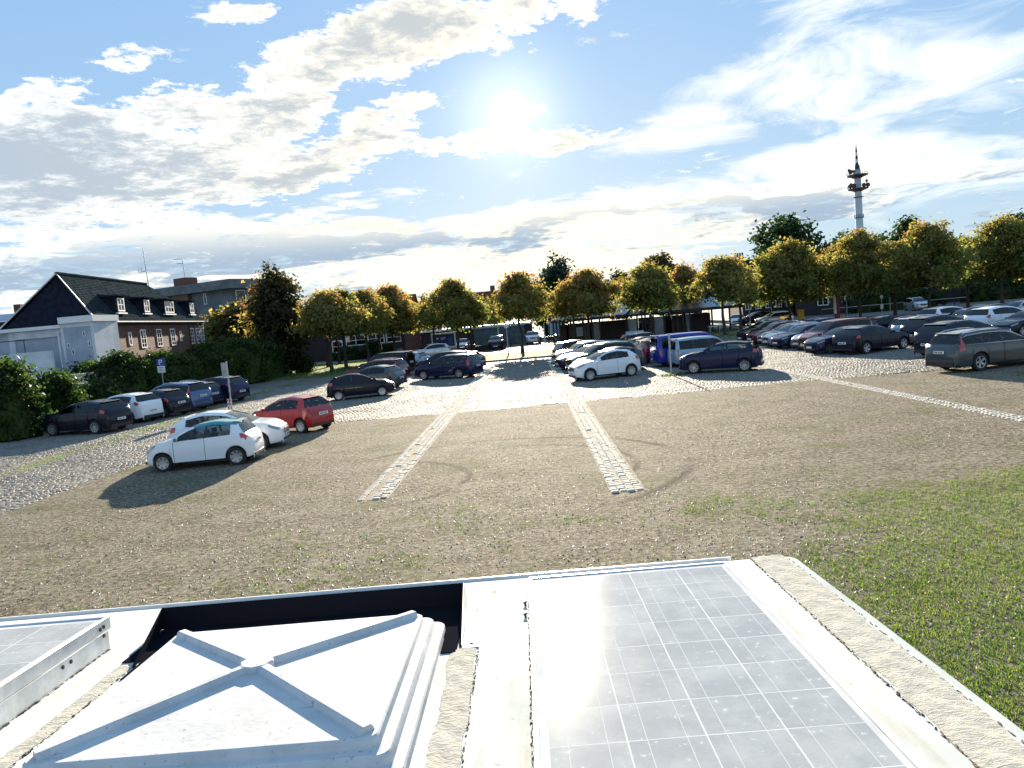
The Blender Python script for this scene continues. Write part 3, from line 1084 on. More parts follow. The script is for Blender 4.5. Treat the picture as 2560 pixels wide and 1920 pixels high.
    tp = tape('sealing_tape', 0.628, 0.748, -1.9, 0.372, 12, 230, 0.0045, 3)
    # grime and old sealant along the inner edge of the tape
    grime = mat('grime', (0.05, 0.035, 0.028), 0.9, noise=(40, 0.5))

    def bead(name, xa, ya, xb, yb, n, r0, seed, parent=van, keep=1.0, z=H):
        rn = random.Random(seed)
        mb = MB()
        for i in range(n):
            if rn.random() > keep:
                continue
            t = (i + rn.random() * 0.8) / n
            x = xa + (xb - xa) * t + rn.uniform(-.003, .003)
            y = ya + (yb - ya) * t
            l = abs(yb - ya) / n * rn.uniform(0.3, 1.9) ** 1.5 + abs(xb - xa) / n * .5
            r_ = r0 * rn.uniform(0.4, 1.25)
            mb.add([(x - r_, y - l, z - .001), (x + r_, y - l * .8, z - .001), (x + r_ * .8, y + l, z - .001), (x - r_, y + l * .9, z - .001),
                    (x - r_ * .3, y - l * .5, z + r_ * .9), (x + r_ * .4, y + l * .5, z + r_ * .8)],
                   [(0, 1, 4), (1, 2, 5, 4), (2, 3, 5), (3, 0, 4, 5)])
        o_ = mb.build(name, grime, parent)
        o_['kind'] = 'stuff'
        return o_
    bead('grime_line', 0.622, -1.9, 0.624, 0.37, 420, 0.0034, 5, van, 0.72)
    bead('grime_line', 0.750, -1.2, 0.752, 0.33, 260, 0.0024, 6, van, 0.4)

    # solar panels -------------------------------------------------------
    cellm = bpy.data.materials.new('solar_cell')
    cellm.use_nodes = True
    T = NT(cellm.node_tree)
    tc = T.n('ShaderNodeTexCoord')
    oi = T.n('ShaderNodeObjectInfo')
    P = T.vmath('ADD', tc.outputs['Object'], T.vmath('MULTIPLY', oi.outputs['Location'], (3.0, 3.0, 3.0)))
    vo = T.n('ShaderNodeTexVoronoi', i={'Vector': P, 'Scale': 55.0})
    c = T.mix(0.35, (0.032, 0.046, 0.085), T.ramp(vo.outputs['Color'], [(0.0, (0.028, 0.038, 0.068)), (1.0, (0.075, 0.095, 0.15))]))
    c = T.mix(T.math('MULTIPLY', oi.outputs['Random'], 0.35), c, (0.10, 0.115, 0.145))
    # fine finger lines printed across the cell
    sy = T.n('ShaderNodeSeparateXYZ', i={0: tc.outputs['Object']})
    fin = T.smooth(T.math('ABSOLUTE', T.math('SUBTRACT', T.math('FRACT', T.math('MULTIPLY', sy.outputs[1], 320.0)), 0.5)), 0.12, 0.02, 0.0, 0.30)
    c = T.mix(fin, c, (0.40, 0.42, 0.45))
    dust = T.noise(P, 6, 6, 0.68)
    c = T.mix(T.smooth(dust, 0.35, 0.72, 0.60, 0.85), c, (0.40, 0.42, 0.42))
    c = T.mix(T.smooth(T.noise(P, 48, 4, 0.6), 0.63, 0.71, 0.0, 0.55), c, (0.62, 0.62, 0.60))
    p = T.n('ShaderNodeBsdfPrincipled', i={'Base Color': c, 'Roughness': 0.5, 'Specular IOR Level': 0.0, 'Coat Weight': 0.36, 'Coat Roughness': 0.105})
    b = T.n('ShaderNodeBump', i={'Height': T.noise(P, 160, 3, 0.7), 'Strength': 0.10, 'Distance': 0.002})
    T.t.links.new(b.outputs[0], p.inputs['Normal'])
    o = T.n('ShaderNodeOutputMaterial')
    T.t.links.new(p.outputs[0], o.inputs[0])
    alu = mat('anodised_frame', (0.72, 0.72, 0.71), 0.35, 0.35, noise=(14, 0.15))
    back = mat('panel_backsheet', (0.50, 0.52, 0.54), 0.6, 0, 0.0, noise=(5, 0.15))
    tin = mat('busbar', (0.46, 0.48, 0.50), 0.6, 0, 0.0)
    CW = 0.1548

    def panel(u0, v1, nc, nr, h, foot):
        """u0: left edge of the cells, v1: far edge of the cells, h: level of the glass"""
        w, d = nc * 0.158, nr * 0.158
        fr = 0.012
        mb = MB()
        a0, a1, b0, b1 = u0 - 0.018, u0 + w + 0.014, v1 - d - 0.02, v1 + 0.026
        for bx in ((a0 - fr, a1 + fr, b1, b1 + fr), (a0 - fr, a1 + fr, b0 - fr, b0), (a0 - fr, a0, b0, b1), (a1, a1 + fr, b0, b1)):
            mb.bbox(*bx, h - 0.036, h + 0.004, 0.0015)
        pan = mb.build('solar_panel', alu, van)
        mb = MB()
        mb.box(a0 + .0004, a1 - .0004, b0 + .0004, b1 - .0004, h - 0.006, h - 0.00006)
        mb.build('backsheet', back, pan)
        mbc = MB()
        q = CW / 2
        mbc.box(-q, q, -q, q, -0.0004, 0.0)
        me = mbc.mesh('cell')
        me.materials.append(cellm)
        for i in range(nc):
            for j in range(nr):
                link('cell', me, pan, (u0 + (i + .5) * 0.158, v1 - (j + .5) * 0.158, h))
        mbb = MB()
        mbb.box(-.0008, .0008, -d / 2, d / 2, 0.0001, 0.0003)
        mb_ = mbb.mesh('busbar')
        mb_.materials.append(tin)
        for i in range(nc):
            for s in (.25, .75):
                link('busbar', mb_, pan, (u0 + (i + s) * 0.158, v1 - d / 2, h))
        if foot:
            # angle brackets with bolt holes hold this panel above the roof
            mb = MB()
            mb.box(a1 + fr + .0005, a1 + fr + .004, b0 + .03, b1 - .012, H + .001, h - 0.037)
            mb.build('bracket', alu, pan)
            for y, z in ((b1 - .03, h - .018), (b1 - .05, h - .02), (b1 - .04, h - .043), (b1 - .22, h - .052), (b1 - .26, h - .052), (b1 - .6, h - .052)):
                mb = MB()
                mb.lathe([(0.0, 0), (0.0065, 0.0005), (0.006, 0.003), (0.0, 0.0034)], 10, 'x', (a1 + fr + (.004 if z < h - .037 else .0005), y, z))
                mb.build('bolt', M_['darksteel'], pan)
        return pan
    panel(-0.1605, 0.176, 4, 9, 0.0, False)
    p2 = panel(-2.20, -0.045, 4, 9, 0.056, True)
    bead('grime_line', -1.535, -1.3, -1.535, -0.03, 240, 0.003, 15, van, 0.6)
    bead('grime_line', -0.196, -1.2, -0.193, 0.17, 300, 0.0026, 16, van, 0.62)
    # wing nuts beside the right panel
    for y in (0.05, -0.06):
        mb = MB()
        mb.tube((-0.205, y, H), (-0.205, y, H + 0.010), 0.004, 0.003)
        mb.tube((-0.211, y, H + 0.009), (-0.199, y + .004, H + 0.012), 0.003, 0.002)
        mb.build('wing_nut', M_['darksteel'], van)

    # roof hatch: stepped lid with a shallow ribbed pyramid ---------------
    hm = bpy.data.materials.new('weathered_hatch_plastic')
    hm.use_nodes = True
    T = NT(hm.node_tree)
    tc = T.n('ShaderNodeTexCoord')
    P = tc.outputs['Object']
    c = T.ramp(T.noise(P, 7, 6, 0.66), [(0.3, (0.44, 0.45, 0.455)), (0.55, (0.545, 0.55, 0.55)), (0.8, (0.62, 0.62, 0.61))])
    st = T.n('ShaderNodeMapping')
    st.inputs['Scale'].default_value = (2.0, 14.0, 1)
    st.inputs['Rotation'].default_value = (0, 0, R(-20))
    T.put(st.inputs['Vector'], P)
    c = T.mix(T.smooth(T.noise(st.outputs[0], 6, 4, 0.6), 0.58, 0.72, 0.0, 0.45), c, (0.34, 0.34, 0.32))
    c = T.mix(T.smooth(T.noise(P, 3.2, 7, 0.72), 0.50, 0.68, 0.0, 0.5), c, (0.36, 0.37, 0.36))
    c = T.mix(T.smooth(T.noise(P, 70, 3, 0.6), 0.64, 0.70, 0.0, 0.6), c, (0.20, 0.20, 0.18))
    p = T.n('ShaderNodeBsdfPrincipled', i={'Base Color': c, 'Roughness': 0.55, 'Specular IOR Level': 0.02})
    b = T.n('ShaderNodeBump', i={'Height': T.noise(P, 60, 4, 0.6), 'Strength': 0.2, 'Distance': 0.004})
    T.t.links.new(b.outputs[0], p.inputs['Normal'])
    o = T.n('ShaderNodeOutputMaterial')
    T.t.links.new(p.outputs[0], o.inputs[0])
    cx, cy, q = -0.883, -0.525, 0.353

    def rr(half, r_, z):
        pts = []
        for sx, sy, a0 in ((1, 1, 0), (-1, 1, 90), (-1, -1, 180), (1, -1, 270)):
            for k in range(5):
                t = R(a0 + k * 22.5)
                pts.append((cx + sx * (half - r_) + math.cos(t) * r_, cy + sy * (half - r_) + math.sin(t) * r_, z))
        return pts
    prof = [(0.432, -0.0395, .03), (0.431, -0.022, .03), (0.427, -0.017, .03), (0.409, -0.016, .03), (0.405, -0.013, .03), (0.402, 0.004, .028), (0.398, 0.009, .028),
            (0.381, 0.010, .028), (0.377, 0.013, .028), (0.374, 0.029, .026), (0.370, 0.033, .026), (0.360, 0.0335, .026), (0.352, 0.0335, .025)]
    mb = MB()
    rings = [rr(*t) for t in [(a, c_, b_) for a, b_, c_ in prof]]
    n = len(rings[0])
    vs = [p_ for r_ in rings for p_ in r_]
    fs = [(k * n + i, k * n + (i + 1) % n, (k + 1) * n + (i + 1) % n, (k + 1) * n + i) for k in range(len(rings) - 1) for i in range(n)]
    # pyramid faces, kept between the ribs
    top = len(vs)
    apex = (cx, cy, 0.056)
    vs.append(apex)
    last = (len(rings) - 1) * n
    for i in range(n):
        fs.append((last + i, last + (i + 1) % n, top))
    mb.add(vs, fs)
    hatch = mb.build('roof_hatch', hm, van, 32)
    # four ribs from the corners to the flat centre knob
    for sx, sy in ((1, 1), (-1, 1), (-1, -1), (1, -1)):
        mb = MB()
        d = Vector((sx, sy, 0)).normalized()
        s = Vector((-sy, sx, 0)).normalized()
        a = Vector((cx, cy, 0)) + d * 0.03
        b = Vector((cx + sx * 0.350, cy + sy * 0.350, 0))
        vs, fs = [], []
        for k in range(9):
            t = k / 8
            c_ = a.lerp(b, t)
            zt = 0.056 + (0.0335 - 0.056) * ((c_.x - cx) * sx / 0.353)
            for off, dz in ((-0.019, -0.002), (-0.013, 0.012), (-0.009, 0.0148), (0.009, 0.0148), (0.013, 0.012), (0.019, -0.002)):
                pt = c_ + s * off
                vs.append((pt.x, pt.y, zt + dz))
            if k:
                o_ = (k - 1) * 6
                fs += [(o_ + i, o_ + i + 1, o_ + 7 + i, o_ + 6 + i) for i in range(5)]
        fs += [(0, 1, 2, 3, 4, 5), tuple(48 + i for i in reversed(range(6)))]
        mb.add(vs, fs)
        mb.build('rib', hm, hatch, 32)
    mb = MB()
    mb.lathe([(0.046, 0.050), (0.044, 0.066), (0.040, 0.0700), (0.0, 0.0703)], 8, 'z', (cx, cy, 0))
    mb.build('knob', hm, hatch, 30)
    # sealant band round the hatch foot
    for xa, xb, ya, yb, sd in ((-0.418, -0.345, -1.6, -0.28, 21), (-1.425, -1.375, -1.6, -0.20, 22)):
        tape('sealing_tape', xa, xb, ya, yb, 10, 150, 0.0045, sd)
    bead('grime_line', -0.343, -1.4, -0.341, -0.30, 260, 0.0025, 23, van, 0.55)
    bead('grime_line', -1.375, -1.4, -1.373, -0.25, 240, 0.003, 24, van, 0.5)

    # black wind deflector: a low upstand behind the hatch with two tapering cheeks
    dm = mat('black_deflector_and_shade', (0.010, 0.011, 0.016), 0.8, 0, 0.0)
    mb = MB()
    ul, ur, vf, hb = -1.44, -0.402, 0.112, 0.030
    th = 0.004
    mb.prism([(ul, vf, H + .001), (ur, vf, H + .001), (ur - .012, vf + .012, hb), (ul + .006, vf + .012, hb)], (0, th, 0))
    dfl = mb.build('wind_deflector', dm, van)
    mb = MB()
    mb.prism([(ur + .0005, vf + th, H + .001), (ur - .0115, vf + th + .012, hb), (ur + .006, -0.262, -0.032), (ur + .006, -0.262, H + .001)], (th, 0, 0))
    mb.build('cheek', dm, dfl)
    mb = MB()
    mb.prism([(ul - .0005, vf + th, H + .001), (ul + .0055, vf + th + .012, hb), (ul + .075, -0.22, -0.030), (ul + .075, -0.22, H + .001)], (-th, 0, 0))
    mb.build('cheek', dm, dfl)
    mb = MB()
    mb.box(ul + .012, ur - .001, -0.17, vf - .001, H + .0012, H + .0035)  # black sheet added on the roof skin: the upstand's shade put into colour
    mb.build('shade_sheet', dm, dfl)
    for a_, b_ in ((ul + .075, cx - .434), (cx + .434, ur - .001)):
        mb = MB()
        mb.box(a_, b_, -0.30, -0.1705, H + .0012, H + .0035)  # same painted shade, carried on either side of the hatch
        mb.build('shade_sheet', dm, dfl)
    # white outer skin of the right cheek and its flange with two screws
    mb = MB()
    mb.prism([(ur + th + .001, vf + th, H + .001), (ur - .011 + th, vf + th + .012, hb), (ur + .0067 + th, -0.262, -0.0325), (ur + .0067 + th, -0.262, H + .001)], (.0015, 0, 0))
    mb.build('outer_skin', alu, dfl)
    mb = MB()
    mb.bbox(ur + .014, ur + .062, -0.275, 0.062, H + .0008, H + .0045, .001)
    fl = mb.build('flange', alu, dfl)
    for y in (0.03, -0.245):
        mb = MB()
        mb.lathe([(0.007, H + .0045), (0.006, H + .0075), (0.0, H + .008)], 10, 'z', (ur + .04, y, 0))
        mb.build('screw', M_['darksteel'], dfl)
    return van


camper()

# ------------------------------------------------------------------ cars


def pchip(xs, ys):
    """monotone cubic interpolation"""
    xs, ys = np.array(xs, float), np.array(ys, float)
    h = np.diff(xs)
    d = np.diff(ys) / h
    m = np.zeros_like(ys)
    m[0], m[-1] = d[0], d[-1]
    for i in range(1, len(xs) - 1):
        if d[i - 1] * d[i] > 0:
            w1, w2 = 2 * h[i] + h[i - 1], h[i] + 2 * h[i - 1]
            m[i] = (w1 + w2) / (w1 / d[i - 1] + w2 / d[i])

    def f(x):
        x = np.clip(x, xs[0], xs[-1])
        i = np.clip(np.searchsorted(xs, x) - 1, 0, len(xs) - 2)
        t = (x - xs[i]) / h[i]
        return ((2 * t ** 3 - 3 * t ** 2 + 1) * ys[i] + (t ** 3 - 2 * t ** 2 + t) * h[i] * m[i] + (-2 * t ** 3 + 3 * t ** 2) * ys[i + 1] + (t ** 3 - t ** 2) * h[i] * m[i + 1])
    return f


# L length, W width, H height, wb wheelbase, fo front overhang, r wheel radius, hz bonnet front height, cx/cz foot of windscreen, rf roof front,
# rr/rz rear end of roof, gx/gz foot of rear glass, zb0/zb1 waistline front and back, b1/b2 pillars, sw end of side glass, doors
CARS = dict(
    city=dict(L=3.56, W=1.62, H=1.46, wb=2.34, fo=.64, r=.29, hz=.74, cx=.86, cz=.99, rf=1.62, rr=3.02, rz=1.38, gx=3.30, gz=1.02, zb0=.90, zb1=1.03, sw=2.86, doors=[(1.02, 2.02)], b=[2.04], spokes=7),
    bubble=dict(L=3.70, W=1.72, H=1.48, wb=2.31, fo=.72, r=.31, hz=.80, cx=.98, cz=1.02, rf=1.78, rr=3.12, rz=1.36, gx=3.48, gz=1.02, zb0=.93, zb1=1.06, sw=2.95, doors=[(1.12, 2.28)], b=[2.30], spokes=14),
    hatch=dict(L=3.97, W=1.72, H=1.47, wb=2.49, fo=.80, r=.30, hz=.76, cx=1.06, cz=1.00, rf=1.88, rr=3.42, rz=1.34, gx=3.78, gz=1.02, zb0=.93, zb1=1.08, sw=3.25, doors=[(1.22, 2.42)], b=[2.44], spokes=8),
    hatch5=dict(L=4.24, W=1.75, H=1.44, wb=2.66, fo=.78, r=.315, hz=.74, cx=1.30, cz=.98, rf=2.05, rr=3.55, rz=1.33, gx=4.02, gz=1.00, zb0=.92, zb1=1.00, sw=3.50, doors=[(1.42, 2.40), (2.42, 3.14)], b=[2.38], spokes=5),
    suv=dict(L=4.28, W=1.79, H=1.59, wb=2.60, fo=.84, r=.335, hz=.92, cx=1.12, cz=1.12, rf=1.98, rr=3.72, rz=1.48, gx=4.06, gz=1.14, zb0=1.03, zb1=1.16, sw=3.58, doors=[(1.30, 2.34), (2.36, 3.18)], b=[2.33], spokes=9, clad=1),
    wagon=dict(L=4.40, W=1.75, H=1.49, wb=2.55, fo=.86, r=.31, hz=.78, cx=1.14, cz=1.00, rf=1.98, rr=3.95, rz=1.41, gx=4.22, gz=1.02, zb0=.93, zb1=1.01, sw=3.98, doors=[(1.30, 2.32), (2.34, 3.14)], b=[2.31, 3.22], spokes=10, rails=1),
    bigwagon=dict(L=4.84, W=1.86, H=1.60, wb=2.81, fo=.92, r=.35, hz=.86, cx=1.30, cz=1.06, rf=2.16, rr=4.36, rz=1.50, gx=4.62, gz=1.10, zb0=1.0, zb1=1.07, sw=4.42, doors=[(1.48, 2.58), (2.60, 3.46)], b=[2.57, 3.52], spokes=5, clad=1, rails=1),
    mpv=dict(L=4.40, W=1.80, H=1.65, wb=2.70, fo=.88, r=.32, hz=.86, cx=.98, cz=1.10, rf=1.90, rr=3.92, rz=1.55, gx=4.24, gz=1.12, zb0=1.0, zb1=1.10, sw=4.02, doors=[(1.20, 2.34), (2.36, 3.20)], b=[2.33, 3.24], spokes=9, rails=1),
    van=dict(L=4.90, W=1.90, H=1.97, wb=3.00, fo=.90, r=.35, hz=1.02, cx=.66, cz=1.26, rf=1.46, rr=4.74, rz=1.92, gx=4.84, gz=1.12, zb0=1.12, zb1=1.14, sw=4.55, doors=[(.90, 1.86)], b=[1.88, 2.02, 3.20, 3.30], spokes=6),
    minivan=dict(L=4.41, W=1.79, H=1.80, wb=2.68, fo=.86, r=.32, hz=.92, cx=.96, cz=1.14, rf=1.66, rr=4.20, rz=1.74, gx=4.34, gz=1.12, zb0=1.06, zb1=1.10, sw=4.10, doors=[(1.16, 2.06)], b=[2.08, 2.20, 3.14, 3.22], spokes=6),
)


class CarShape:
    def __init__(s, P):
        s.P = P
        L, H = P['L'], P['H']
        cx, cz, rf, rr, rz, gx, gz, hz = (P[k] for k in ('cx', 'cz', 'rf', 'rr', 'rz', 'gx', 'gz', 'hz'))
        mx = (cx + rf) / 2
        keys = [(0, .05, .27), (.015, .012, .40), (.04, .0, hz - .14), (.08, .04, hz - .03), (.15, .13, hz), (cx * .55, cx * .55, hz + (cz - hz) * .72), (cx, cx, cz),
                (mx, mx + .02, cz + (H - .07 - cz) * .55), (rf, rf + .06, H - .075), (rf + .35, rf + .38, H - .022), ((rf + rr) / 2, (rf + rr) / 2, H),
                (rr - .35, rr - .35, rz + (H - rz) * .45), (rr, rr, rz), ((rr + gx) / 2, (rr + gx) / 2 + .02, (rz + gz) / 2 + .015), (gx, gx + .01, gz),
                (L - .055, L - .04, gz - .22), (L - .03, L, .52), (L - .012, L - .012, .36), (L, L - .07, .28)]
        for i in range(1, len(keys)):
            if keys[i][0] <= keys[i - 1][0]:
                keys[i] = (keys[i - 1][0] + .01, *keys[i][1:])
        k = np.array(keys)
        s.fx, s.fz = pchip(k[:, 0], k[:, 1]), pchip(k[:, 0], k[:, 2])
        s.k = k
        a1, a2 = P['fo'], P['fo'] + P['wb']
        ra = P['r'] + .055
        st = set(k[:, 0]) | set(np.linspace(0.25, L - .1, 22))
        for a in (a1, a2):
            for t in (-1.02, -1, -.93, -.75, -.5, -.2, .2, .5, .75, .93, 1, 1.02):
                st.add(a + ra * t)
        st |= set(np.linspace(rr, gx, 5)) | set(np.linspace(cx, rf, 6)) | {P['sw'], cx + .16}
        for b in P['b']:
            st |= {b, b + .075}
        for d0, d1 in P['doors']:
            st |= {d0, d0 + .014, d1 - .014, d1}
        st = sorted(x for x in st if 0 <= x <= L)
        out = [st[0]]
        for x in st[1:]:
            if x - out[-1] > .006:
                out.append(x)
        s.st = out
        s.ra, s.ax = ra, (a1, a2)

    def ring(s, q):
        """nine points of the half section at station q (x from the nose backwards)"""
        P = s.P
        L, W, H = P['L'], P['W'], P['H']
        ef = 1 - .40 * (1 - min(1, q / .60)) ** 2.4
        er = 1 - .22 * (1 - min(1, (L - q) / .45)) ** 2.4
        hw = W / 2 * ef * er
        zt = float(s.fz(q))
        xt = float(s.fx(q))
        zb = P['zb0'] + (P['zb1'] - P['zb0']) * (q / L)
        zb = min(zb, zt - .03)
        g = max(0., min(1., (zt - zb - .03) / .40))
        gs = g * g * (3 - 2 * g)
        wr = W / 2 * (.74 + .06 * (H > 1.7) + .03 * (H > 1.55)) * (1 - .10 * max(0, (q - P['rr'] + .6) / (L - P['rr'] + .6)) ** 1.5)
        w5 = (hw * .945) * (1 - gs) + wr * gs
        zl = .20 + .02 * (q > .5) + .06 * max(0, 1 - q / .3) + .06 * max(0, 1 - (L - q) / .3)
        arch = 0
        for a in s.ax:
            t = abs(q - a) / s.ra
            if t < 1:
                arch = max(arch, P['r'] + s.ra * math.sqrt(1 - t * t))
        zs = [zl, zl + .05, .50 * zb + .02, zb - .10, zb, zb + (zt - zb) * (.45 + .33 * gs), zb + (zt - zb) * (.80 + .14 * gs), zt - .008, zt]
        if zt < .5:
            zs = [min(z, zl + (zt - zl) * f) for z, f in zip(zs, (0, .1, .4, .6, .8, .87, .93, .97, 1))]
        ws = [hw * .93, hw * .985, hw, hw * .985, hw * .955, w5, w5 - .055 * gs - .02, w5 * .62, 0]
        zs = [max(z, arch + i * .012) if i < 4 else z for i, z in enumerate(zs)]
        # sideways points lag behind the centre line at nose and tail
        lag = .10 * max(0, 1 - q / .5) ** 1.5
        lagr = -.05 * max(0, 1 - (L - q) / .4) ** 1.5
        pts = []
        for i, (w, z) in enumerate(zip(ws, zs)):
            f = i / 8
            x = q * (1 - f) + xt * f if i < 5 else q * .5 * (1 - gs) + xt * (1 - .5 * (1 - gs))
            x += (lag + lagr) * (w / (W / 2)) ** 2 * (1 if i > 1 else .8)
            pts.append((x, w, z))
        return pts

    def pt(s, q, j, side):
        r_ = s.ring(q)
        j0 = min(7, int(j))
        f = j - j0
        a, b = r_[j0], r_[j0 + 1]
        c0 = s.P['fo'] + s.P['wb'] / 2
        return Vector((c0 - (a[0] + (b[0] - a[0]) * f), side * (a[1] + (b[1] - a[1]) * f), a[2] + (b[2] - a[2]) * f))

    def patch(s, q0, q1, j0, j1, side, off, n=4, m=3, shape=None):
        V, F = [], []
        for i in range(n + 1):
            for k in range(m + 1):
                u, v = i / n, k / m
                if shape:
                    u, v = shape(u, v)
                q, j = q0 + (q1 - q0) * u, j0 + (j1 - j0) * v
                p = s.pt(q, j, side)
                e = .01
                du = s.pt(min(q + e, s.P['L']), j, side) - s.pt(max(q - e, 0), j, side)
                dv = s.pt(q, min(j + .05, 7.99), side) - s.pt(q, max(j - .05, 0), side)
                nn = du.cross(dv)
                if nn.length > 1e-9:
                    nn.normalize()
                if nn.y * side < 0 and abs(nn.y) > .05:
                    nn = -nn
                V.append(p + nn * off)
        for i in range(n):
            for k in range(m):
                a = i * (m + 1) + k
                F.append((a, a + m + 1, a + m + 2, a + 1) if side < 0 else (a, a + 1, a + m + 2, a + m + 1))
        return V, F


def make_car_meshes(key):
    P = CARS[key]
    s = CarShape(P)
    L, W, H, wb, r_ = P['L'], P['W'], P['H'], P['wb'], P['r']
    c0 = P['fo'] + wb / 2
    rings = [s.ring(q) for q in s.st]
    bins = {}

    def emit(name, a, b, c, d, side):
        mb = bins.setdefault(name, MB())
        vs = [Vector((c0 - p[0], side * p[1], p[2])) for p in (a, b, c, d)]
        mb.add(vs, [(0, 1, 2, 3)] if side > 0 else [(3, 2, 1, 0)])
    for i in range(len(s.st) - 1):
        q = (s.st[i] + s.st[i + 1]) / 2
        ra, rb = rings[i], rings[i + 1]
        zt = float(s.fz(q))
        for j in range(8):
            for side in (1, -1):
                sd = 'left' if side > 0 else 'right'
                nm = 'body'
                if j == 4 and P['cx'] + .16 < q < P['sw'] and zt > P['zb1'] + .14:
                    nm = f'side_window_{sd}'
                    for bi, b in enumerate(P['b']):
                        if b < q < b + .075:
                            nm = 'window_pillar'
                        elif q > b:
                            nm = f'side_window_{sd}_{bi}'
                    if key == 'van' and q > 2.1 and not 3.30 > q > 2.1 and q < 3.2:
                        nm = 'body'
                elif j in (6, 7) and P['cx'] < q < P['rf'] - .03:
                    nm = 'windscreen'
                elif j in (6, 7) and P['rr'] + .03 < q < P['gx'] - .015:
                    nm = 'rear_window'
                elif j >= 5 and P['rf'] - .03 < q < P['rr'] + .03:
                    nm = 'roof'
                elif 1 <= j <= 3:
                    for k, (d0, d1) in enumerate(P['doors']):
                        if d0 < q < d1:
                            nm = f'door_{sd}_{k}'
                            if q < d0 + .014 or q > d1 - .014:
                                nm = 'seam'
                if nm == 'body' and j <= 1 and (P.get('clad') and j == 0 or j == 0):
                    nm = 'lower_trim' if P.get('clad') or .9 < q < L - .9 else 'body'
                if nm == 'seam':
                    continue
                if nm in ('lower_trim', 'window_pillar'):
                    nm += '_' + sd
                    if 'pillar' in nm:
                        nm += str([b < q < b + .075 for b in P['b']].index(True))
                emit(nm, ra[j], rb[j], rb[j + 1], ra[j + 1], side)
    out = []

    def weld(mb):
        idx, vs, mp = {}, [], []
        for v in mb.v:
            k = (round(v[0], 4), round(v[1], 4), round(v[2], 4))
            if k not in idx:
                idx[k] = len(vs)
                vs.append(v)
            mp.append(idx[k])
        fs = []
        for f in mb.f:
            g = []
            for i in f:
                if mp[i] not in g:
                    g.append(mp[i])
            if len(g) > 2:
                fs.append(tuple(g))
        mb.v, mb.f = vs, fs
        return mb
    for nm, mb in bins.items():
        weld(mb)
        base = nm
        m_ = 'PAINT'
        if nm.startswith('side_window'):
            base, m_ = 'side_window', 'GLASS'
        elif nm in ('windscreen', 'rear_window'):
            m_ = 'GLASS'
        elif nm.startswith('door'):
            base = 'door'
        elif nm.startswith(('lower_trim', 'window_pillar')):
            m_ = 'trim'
            base = 'lower_trim' if nm.startswith('lower') else 'window_pillar'
        me = mb.mesh(base, 38)
        out.append((base, me, m_, None))
    # underbody and arches
    mb = MB()
    mb.box(c0 - L + .25, c0 - .25, -W / 2 + .30, W / 2 - .30, .19, P['zb0'] - .28)
    for a in s.ax:
        x = c0 - a
        mb.box(x - s.ra + .02, x + s.ra - .02, -W / 2 + .26, W / 2 - .26, .3, P['r'] + s.ra + .04)
    out.append(('underbody', mb.mesh('underbody'), 'trim', None))
    # lights, grille, plates, mirrors, handles
    for side in (1, -1):
        V, F = s.patch(.10, .46, 3.25, 4.6, side, .006, 6, 3, lambda u, v: (u, v * (.55 + .45 * math.sin(u * 2.2 + .4))))
        mb = MB(); mb.add(V, F)
        out.append(('headlight', mb.mesh('headlight', 180), 'lamp', None))
        if key in ('van', 'minivan'):
            a = (L - .24, L - .13, 2.3, 3.95)
        elif key in ('bigwagon', 'mpv', 'wagon'):
            a = (P['gx'] - .22, L - .14, 2.7, 5.3)
        else:
            a = (L - .42, L - .15, 2.85, 4.05)
        V, F = s.patch(*a, side, .007, 5, 4, lambda u, v: (u * (.8 + .2 * v) + .15 * (1 - v) * (1 - u), v))
        mb = MB(); mb.add(V, F)
        out.append(('tail_light', mb.mesh('tail_light', 180), 'tail', None))
        p = s.pt(P['cx'] + .30, 4.1, side)
        mb = MB()
        mb.lathe([(0.0, -.075), (.05, -.06), (.072, -.02), (.075, .03), (.05, .07), (0, .08)], 10, 'y', (0, 0, 0))
        mb.v = [(v[0] * .75 + p.x + .02, v[1] * 1.15 + p.y + side * .10, v[2] * .85 + p.z + .05) for v in mb.v]
        mb.tube((p.x, p.y, p.z), (p.x + .02, p.y + side * .08, p.z + .04), .02)
        out.append(('side_mirror', mb.mesh('side_mirror', 60), 'PAINT', None))
        for d0, d1 in P['doors']:
            q = d1 - .22
            V, F = s.patch(q, q + .16, 3.35, 3.6, side, .018, 3, 2)
            mb = MB(); mb.add(V, F)
            out.append(('door_handle', mb.mesh('door_handle', 60), 'PAINT', None))
    tz = P['gz'] - .30 if key not in ('van', 'minivan', 'hatch5', 'suv') else (.95 if key in ('van', 'minivan') else .62)
    # rear plate set onto the tail at height tz
    qs = np.linspace(P['gx'], L, 80)
    q = min(qs, key=lambda t: abs(float(s.fz(t)) - tz))
    xr = c0 - float(s.fx(q))
    for nm, x, z, sgn in (('number_plate', xr - .012, tz, -1), ('number_plate', c0 + .008, .42, 1)):
        mb = MB()
        mb.box(x - .006, x + .006, -.26, .26, z - .056, z + .056)
        mk = MB()
        xx = x + sgn * .0075
        for y0, w_ in ((-.17, .05), (-.10, .04), (-.02, .035), (.06, .05), (.13, .03), (.18, .03)):
            mk.box(xx - .001, xx + .001, y0, y0 + w_, z - .033, z + .033)
        out.append((nm, mb.mesh(nm), 'plate', [('plate_mark', mk.mesh('plate_mark'), 'mark')]))
    mb = MB()
    zg = P['hz'] - .16
    for k in range(4):
        mb.box(c0 - .022, c0 + .004, -.34, .34, zg - .10 + k * .045, zg - .10 + k * .045 + .03)
    mb.box(c0 - .02, c0 + .012, -.5, .5, .26, .33)
    out.append(('grille', mb.mesh('grille'), 'trim', None))
    mb = MB()
    xb = c0 - L
    mb.box(xb + .0, xb + .10, -W / 2 * .74, W / 2 * .74, .25, .40 if P.get('clad') else .33)
